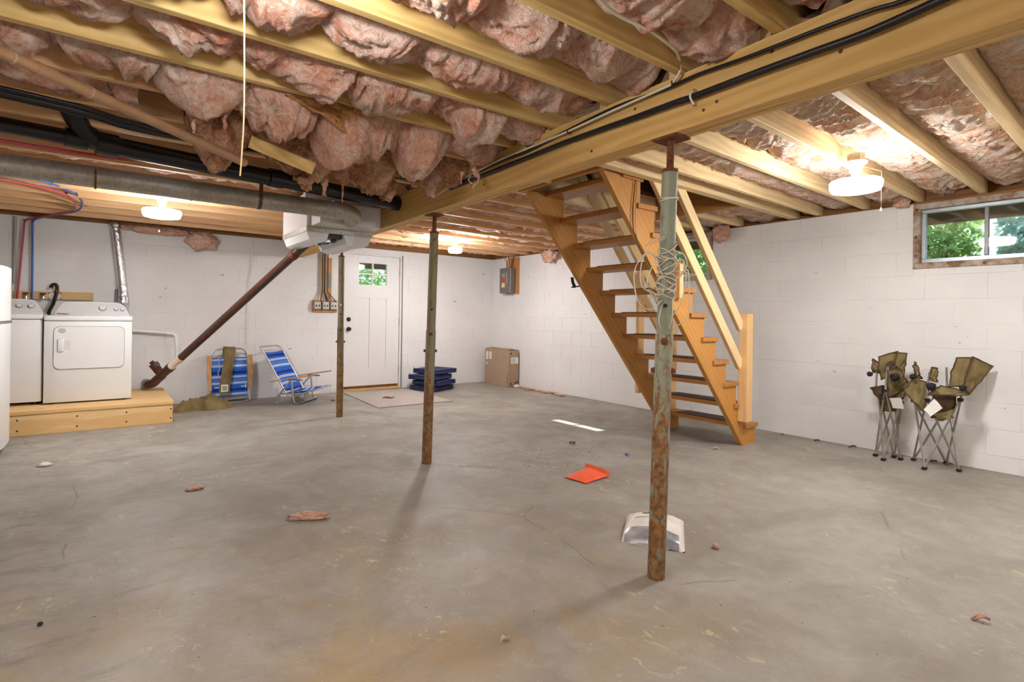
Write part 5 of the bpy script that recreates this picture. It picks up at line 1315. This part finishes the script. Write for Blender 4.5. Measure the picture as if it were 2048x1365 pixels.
def fluff(name, lab, c, size, seed, mat, rz=0, cat='scrap', group=None):
    bm = new_bm(); bmesh.ops.create_icosphere(bm, subdivisions=4, radius=1.0); rot = Matrix.Rotation(rz, 3, 'Z')
    for v in bm.verts:
        q = v.co.copy(); d = 1 + .4 * noise.noise(q * 2.4 + Vector((seed, 0, 0))) + .25 * noise.noise(q * 7 + Vector((0, seed, 0)))
        w = rot @ Vector((q.x * size[0] * d, q.y * size[1] * d, q.z * size[2] * d)); v.co = w + Vector((c[0], c[1], size[2] * .8)); v.co.z = max(v.co.z, .0006)
    return tag(obj(name, bm, mat, None, 180), lab, cat, group)
fluff('insulation_scrap', 'long pink fluff scrap on open floor left of the rusty post', (.918, 3.05), (.11, .025, .022), 2, 'fg_left', R(-30))
fluff('insulation_scrap', 'small pink fluff scrap on the floor facing the laundry platform', (.487, 3.979), (.05, .03, .012), 5, 'fg_left', R(10))
fluff('insulation_scrap', 'small pale fluff ball on the floor beside the plastic bag', (2.448, 1.506), (.014, .016, .014), 8, 'fg_left')
fluff('insulation_scrap', 'white crumpled scrap on the floor before the fridge', (-.322, 5.191), (.04, .025, .014), 9, 'paper')
fluff('insulation_scrap', 'white crumb lying at the foot of the cardboard box', (5.36, 6.88), (.05, .04, .025), 11, 'paper')
for k in range(9):
    y = 6.75 - k * .12; fluff('insulation_scrap', 'pink fluff shred lying along the window wall between box and stairs', (5.40 - (k % 3) * .03, y), (.05, .05, .016), 20 + k, 'fg_left', k, 'scrap', 'pink shreds along the wall')
def leaf(lab, c, s, rz, mat='leaf_dead', group=None, name='dry_leaf', cat='leaf'):
    bm = new_bm(); rot = Matrix.Rotation(rz, 3, 'Z'); g = []
    for i in range(7):
        q = i / 6; w = s * .45 * math.sin(math.pi * min(1, q * .92 + .04)) ** .8
        g.append([rot @ Vector(((q - .5) * 2 * s, w * a, 0)) + Vector((c[0], c[1], .004 + .012 * abs(a) + .008 * math.sin(q * 5))) for a in (-1, -.5, 0, .5, 1)])
    add_sheet(bm, g, .0012)
    return tag(obj(name, bm, mat, None, 60), lab, cat, group)
leaf('curled brown dry leaf on the floor behind the orange pan', (3.406, 3.538), .05, .3)
leaf('blue plastic shred on the floor between the orange pan and the stairs', (3.49, 2.972), .035, 1.0, 'bluebit', None, 'plastic_shred', 'shred')
leaf('pale wood chip on the floor under the lowest stair tread', (4.301, 2.67), .035, 2.0, 'scrap', None, 'wood_chip', 'chip')
leaf('pale chip on bare floor ahead of the green post', (1.136, 1.504), .022, .2, 'scrap', None, 'wood_chip', 'chip')
leaf('pink peeling flake on the open floor towards the window wall', (2.692, .541), .03, 2.2, 'fg_left', None, 'paint_flake', 'flake')
leaf('brown dry leaf by the beach chair front bar', (2.42, 7.03), .035, .4); leaf('white chip on the floor between beach chair and doormat', (2.58, 7.0), .025, 1.2, 'paper', None, 'wood_chip', 'chip')
for k, (x, y, a) in enumerate(((5.40, 2.62, .3), (5.42, 2.30, 1.2), (5.43, 2.0, 2), (5.41, 1.62, .5), (5.43, 1.40, 1), (5.42, 1.30, 2.2))):
    leaf('brown dry leaf on the floor along the foot of the window wall', (x, y), .032, a, 'leaf_dead', 'dry leaves along the wall')
fluff('pebble', 'dark pebble on the ochre stained floor', (-.167, 2.57), (.008, .008, .007), 4, 'dirt', 0, 'pebble')
# fine grit scattered over the slab: too small to tell apart
bm = new_bm(); r_ = random.Random(11)
def speck(x, y, s):
    a = r_.uniform(0, 6.28); e = r_.uniform(1, 3.2); c_, s_ = math.cos(a), math.sin(a)
    vs = [bm.verts.new((x + (dx * e * c_ - dy * s_) * s, y + (dx * e * s_ + dy * c_) * s, z)) for dx, dy, z in ((-1, 0, .0004), (0, -.6, .0004), (1, 0, .0004), (0, .6, .0004), (0, 0, s * .7))]
    for q in range(4): bm.faces.new((vs[q], vs[(q + 1) % 4], vs[4]))
for k in range(500): speck(r_.uniform(-.8, 5.2), r_.uniform(.5, 6.1), r_.uniform(.001, .0032))
for k in range(90): speck(r_.gauss(2.95, .28), r_.gauss(3.25, .25), r_.uniform(.002, .005))
gr = obj('floor_grit', bm, 'dirt', None, None); gr['label'] = 'fine dark grit scattered over the concrete floor'; gr['category'] = 'grit'; gr['kind'] = 'stuff'
bm = new_bm()
for k in range(420): speck(r_.uniform(-.8, 5.2), r_.uniform(.4, 6.1), r_.uniform(.001, .0035))
gr = obj('paint_crumbs', bm, 'scrap', None, None); gr['label'] = 'tiny pale paint crumbs scattered over the concrete floor'; gr['category'] = 'crumbs'; gr['kind'] = 'stuff'

# ================================================================== OUTDOORS
bm = new_bm(); add_box(bm, (5.72, -8, 1.2), (30, 8.0, 1.42)); tag(obj('garden_bank', bm, 'soil', None, None), 'earth bank outside the window wall', 'ground')['kind'] = 'structure'
bm = new_bm(); add_box(bm, (-20, 8.02, -.3), (30, 30, -.02)); tag(obj('garden_ground', bm, 'soil', None, None), 'ground outside the door', 'ground')['kind'] = 'structure'
dk = thing('deck', 'raised wooden deck outside above the basement windows', 'deck', (6.4, 3, 2.42)); dk['kind'] = 'structure'
x = 5.73
while x < 7.0:
    for (y0, y1) in (((-6, 10),) if not (5.92 < x + .055 < 6.06) else ((-6, 3.42), (4.36, 10))):  # gap shaped to drop a thin sun streak onto the floor
        bm = new_bm(); add_box(bm, (x, y0, 2.44), (x + .118, y1, 2.47)); obj('deck_board', bm, 'decking', dk)
    x += .12
for y in (-2, .2, 2.6, 5.2, 7.6):
    bm = new_bm(); add_box(bm, (5.73, y, 2.29), (6.98, y + .04, 2.438)); obj('deck_joist', bm, 'decking', dk)
bm = new_bm(); add_box(bm, (7.0, -6, 2.19), (7.04, 10, 2.47)); obj('fascia', bm, 'decking', dk)
bm = new_bm(); add_box(bm, (1.0, 8.02, 2.44), (5.6, 9.6, 2.47)); obj('deck_board', bm, 'decking', dk)
bm = new_bm(); add_box(bm, (1.0, 9.6, 2.01), (5.6, 9.64, 2.47)); obj('fascia', bm, 'decking', dk)
def shrub(c, rad, n, seed, mat, lab, group):
    t = thing('shrub', lab, 'shrub', (c[0], c[1], c[2] - rad[2] - .1), 0, group); r2 = random.Random(seed); vs, fs = [], []
    o_ = ORG[t.name]
    for k in range(n):
        while True:
            q = Vector((r2.uniform(-1, 1), r2.uniform(-1, 1), r2.uniform(-1, 1)))
            if .25 < q.length < 1: break
        p = Vector(c) + Vector((q.x * rad[0], q.y * rad[1], q.z * rad[2])) - o_; s = r2.uniform(.03, .07)
        a = Vector((r2.gauss(0, 1), r2.gauss(0, 1), r2.gauss(0, .6))).normalized(); b = a.cross(Vector((r2.gauss(0, 1), r2.gauss(0, 1), r2.gauss(0, 1)))).normalized() * .55
        i = len(vs); vs += [p - a * s, p - b * s, p + a * s, p + b * s]; fs.append((i, i + 1, i + 2, i + 3))
    me = bpy.data.meshes.new('foliage'); me.from_pydata(vs, [], fs); me.materials.append(M[mat]); f = bpy.data.objects.new('foliage', me); C.objects.link(f); f.parent = t; f['kind'] = 'stuff'; ORG[f.name] = o_
    bm = new_bm()
    for q in range(4): add_tube(bm, [Vector((c[0], c[1], o_.z + .0)), Vector((c[0] + r2.uniform(-.3, .3), c[1] + r2.uniform(-.3, .3), c[2]))], .025, 6)
    obj('stem', bm, 'bark', t, 60)
for k, y in enumerate((.2, 1.2, 2.2)):
    shrub((8.5 + .2 * (k % 2), y, 2.25), (.7, .45, .75), 2600, 30 + k, 'leaf_b' if k < 2 else 'leaf_a', 'leafy shrub outside the wide basement window', 'shrubs outside the wide window')  # blue leaf tint stands in for sky light on the window
for k, y in enumerate((4.9, 5.8, 6.7)):
    shrub((8.5, y, 2.25), (.7, .40, .75), 2400, 50 + k, 'leaf_a', 'leafy green shrub outside the window behind the stairs', 'shrubs outside the stair window')
for k, x in enumerate((3.6, 4.6, 5.5)):
    shrub((x, 11.2, 1.38), (.42, .7, 1.3), 2600, 70 + k, 'leaf_a', 'leafy green shrub outside the door panes', 'shrubs outside the door')
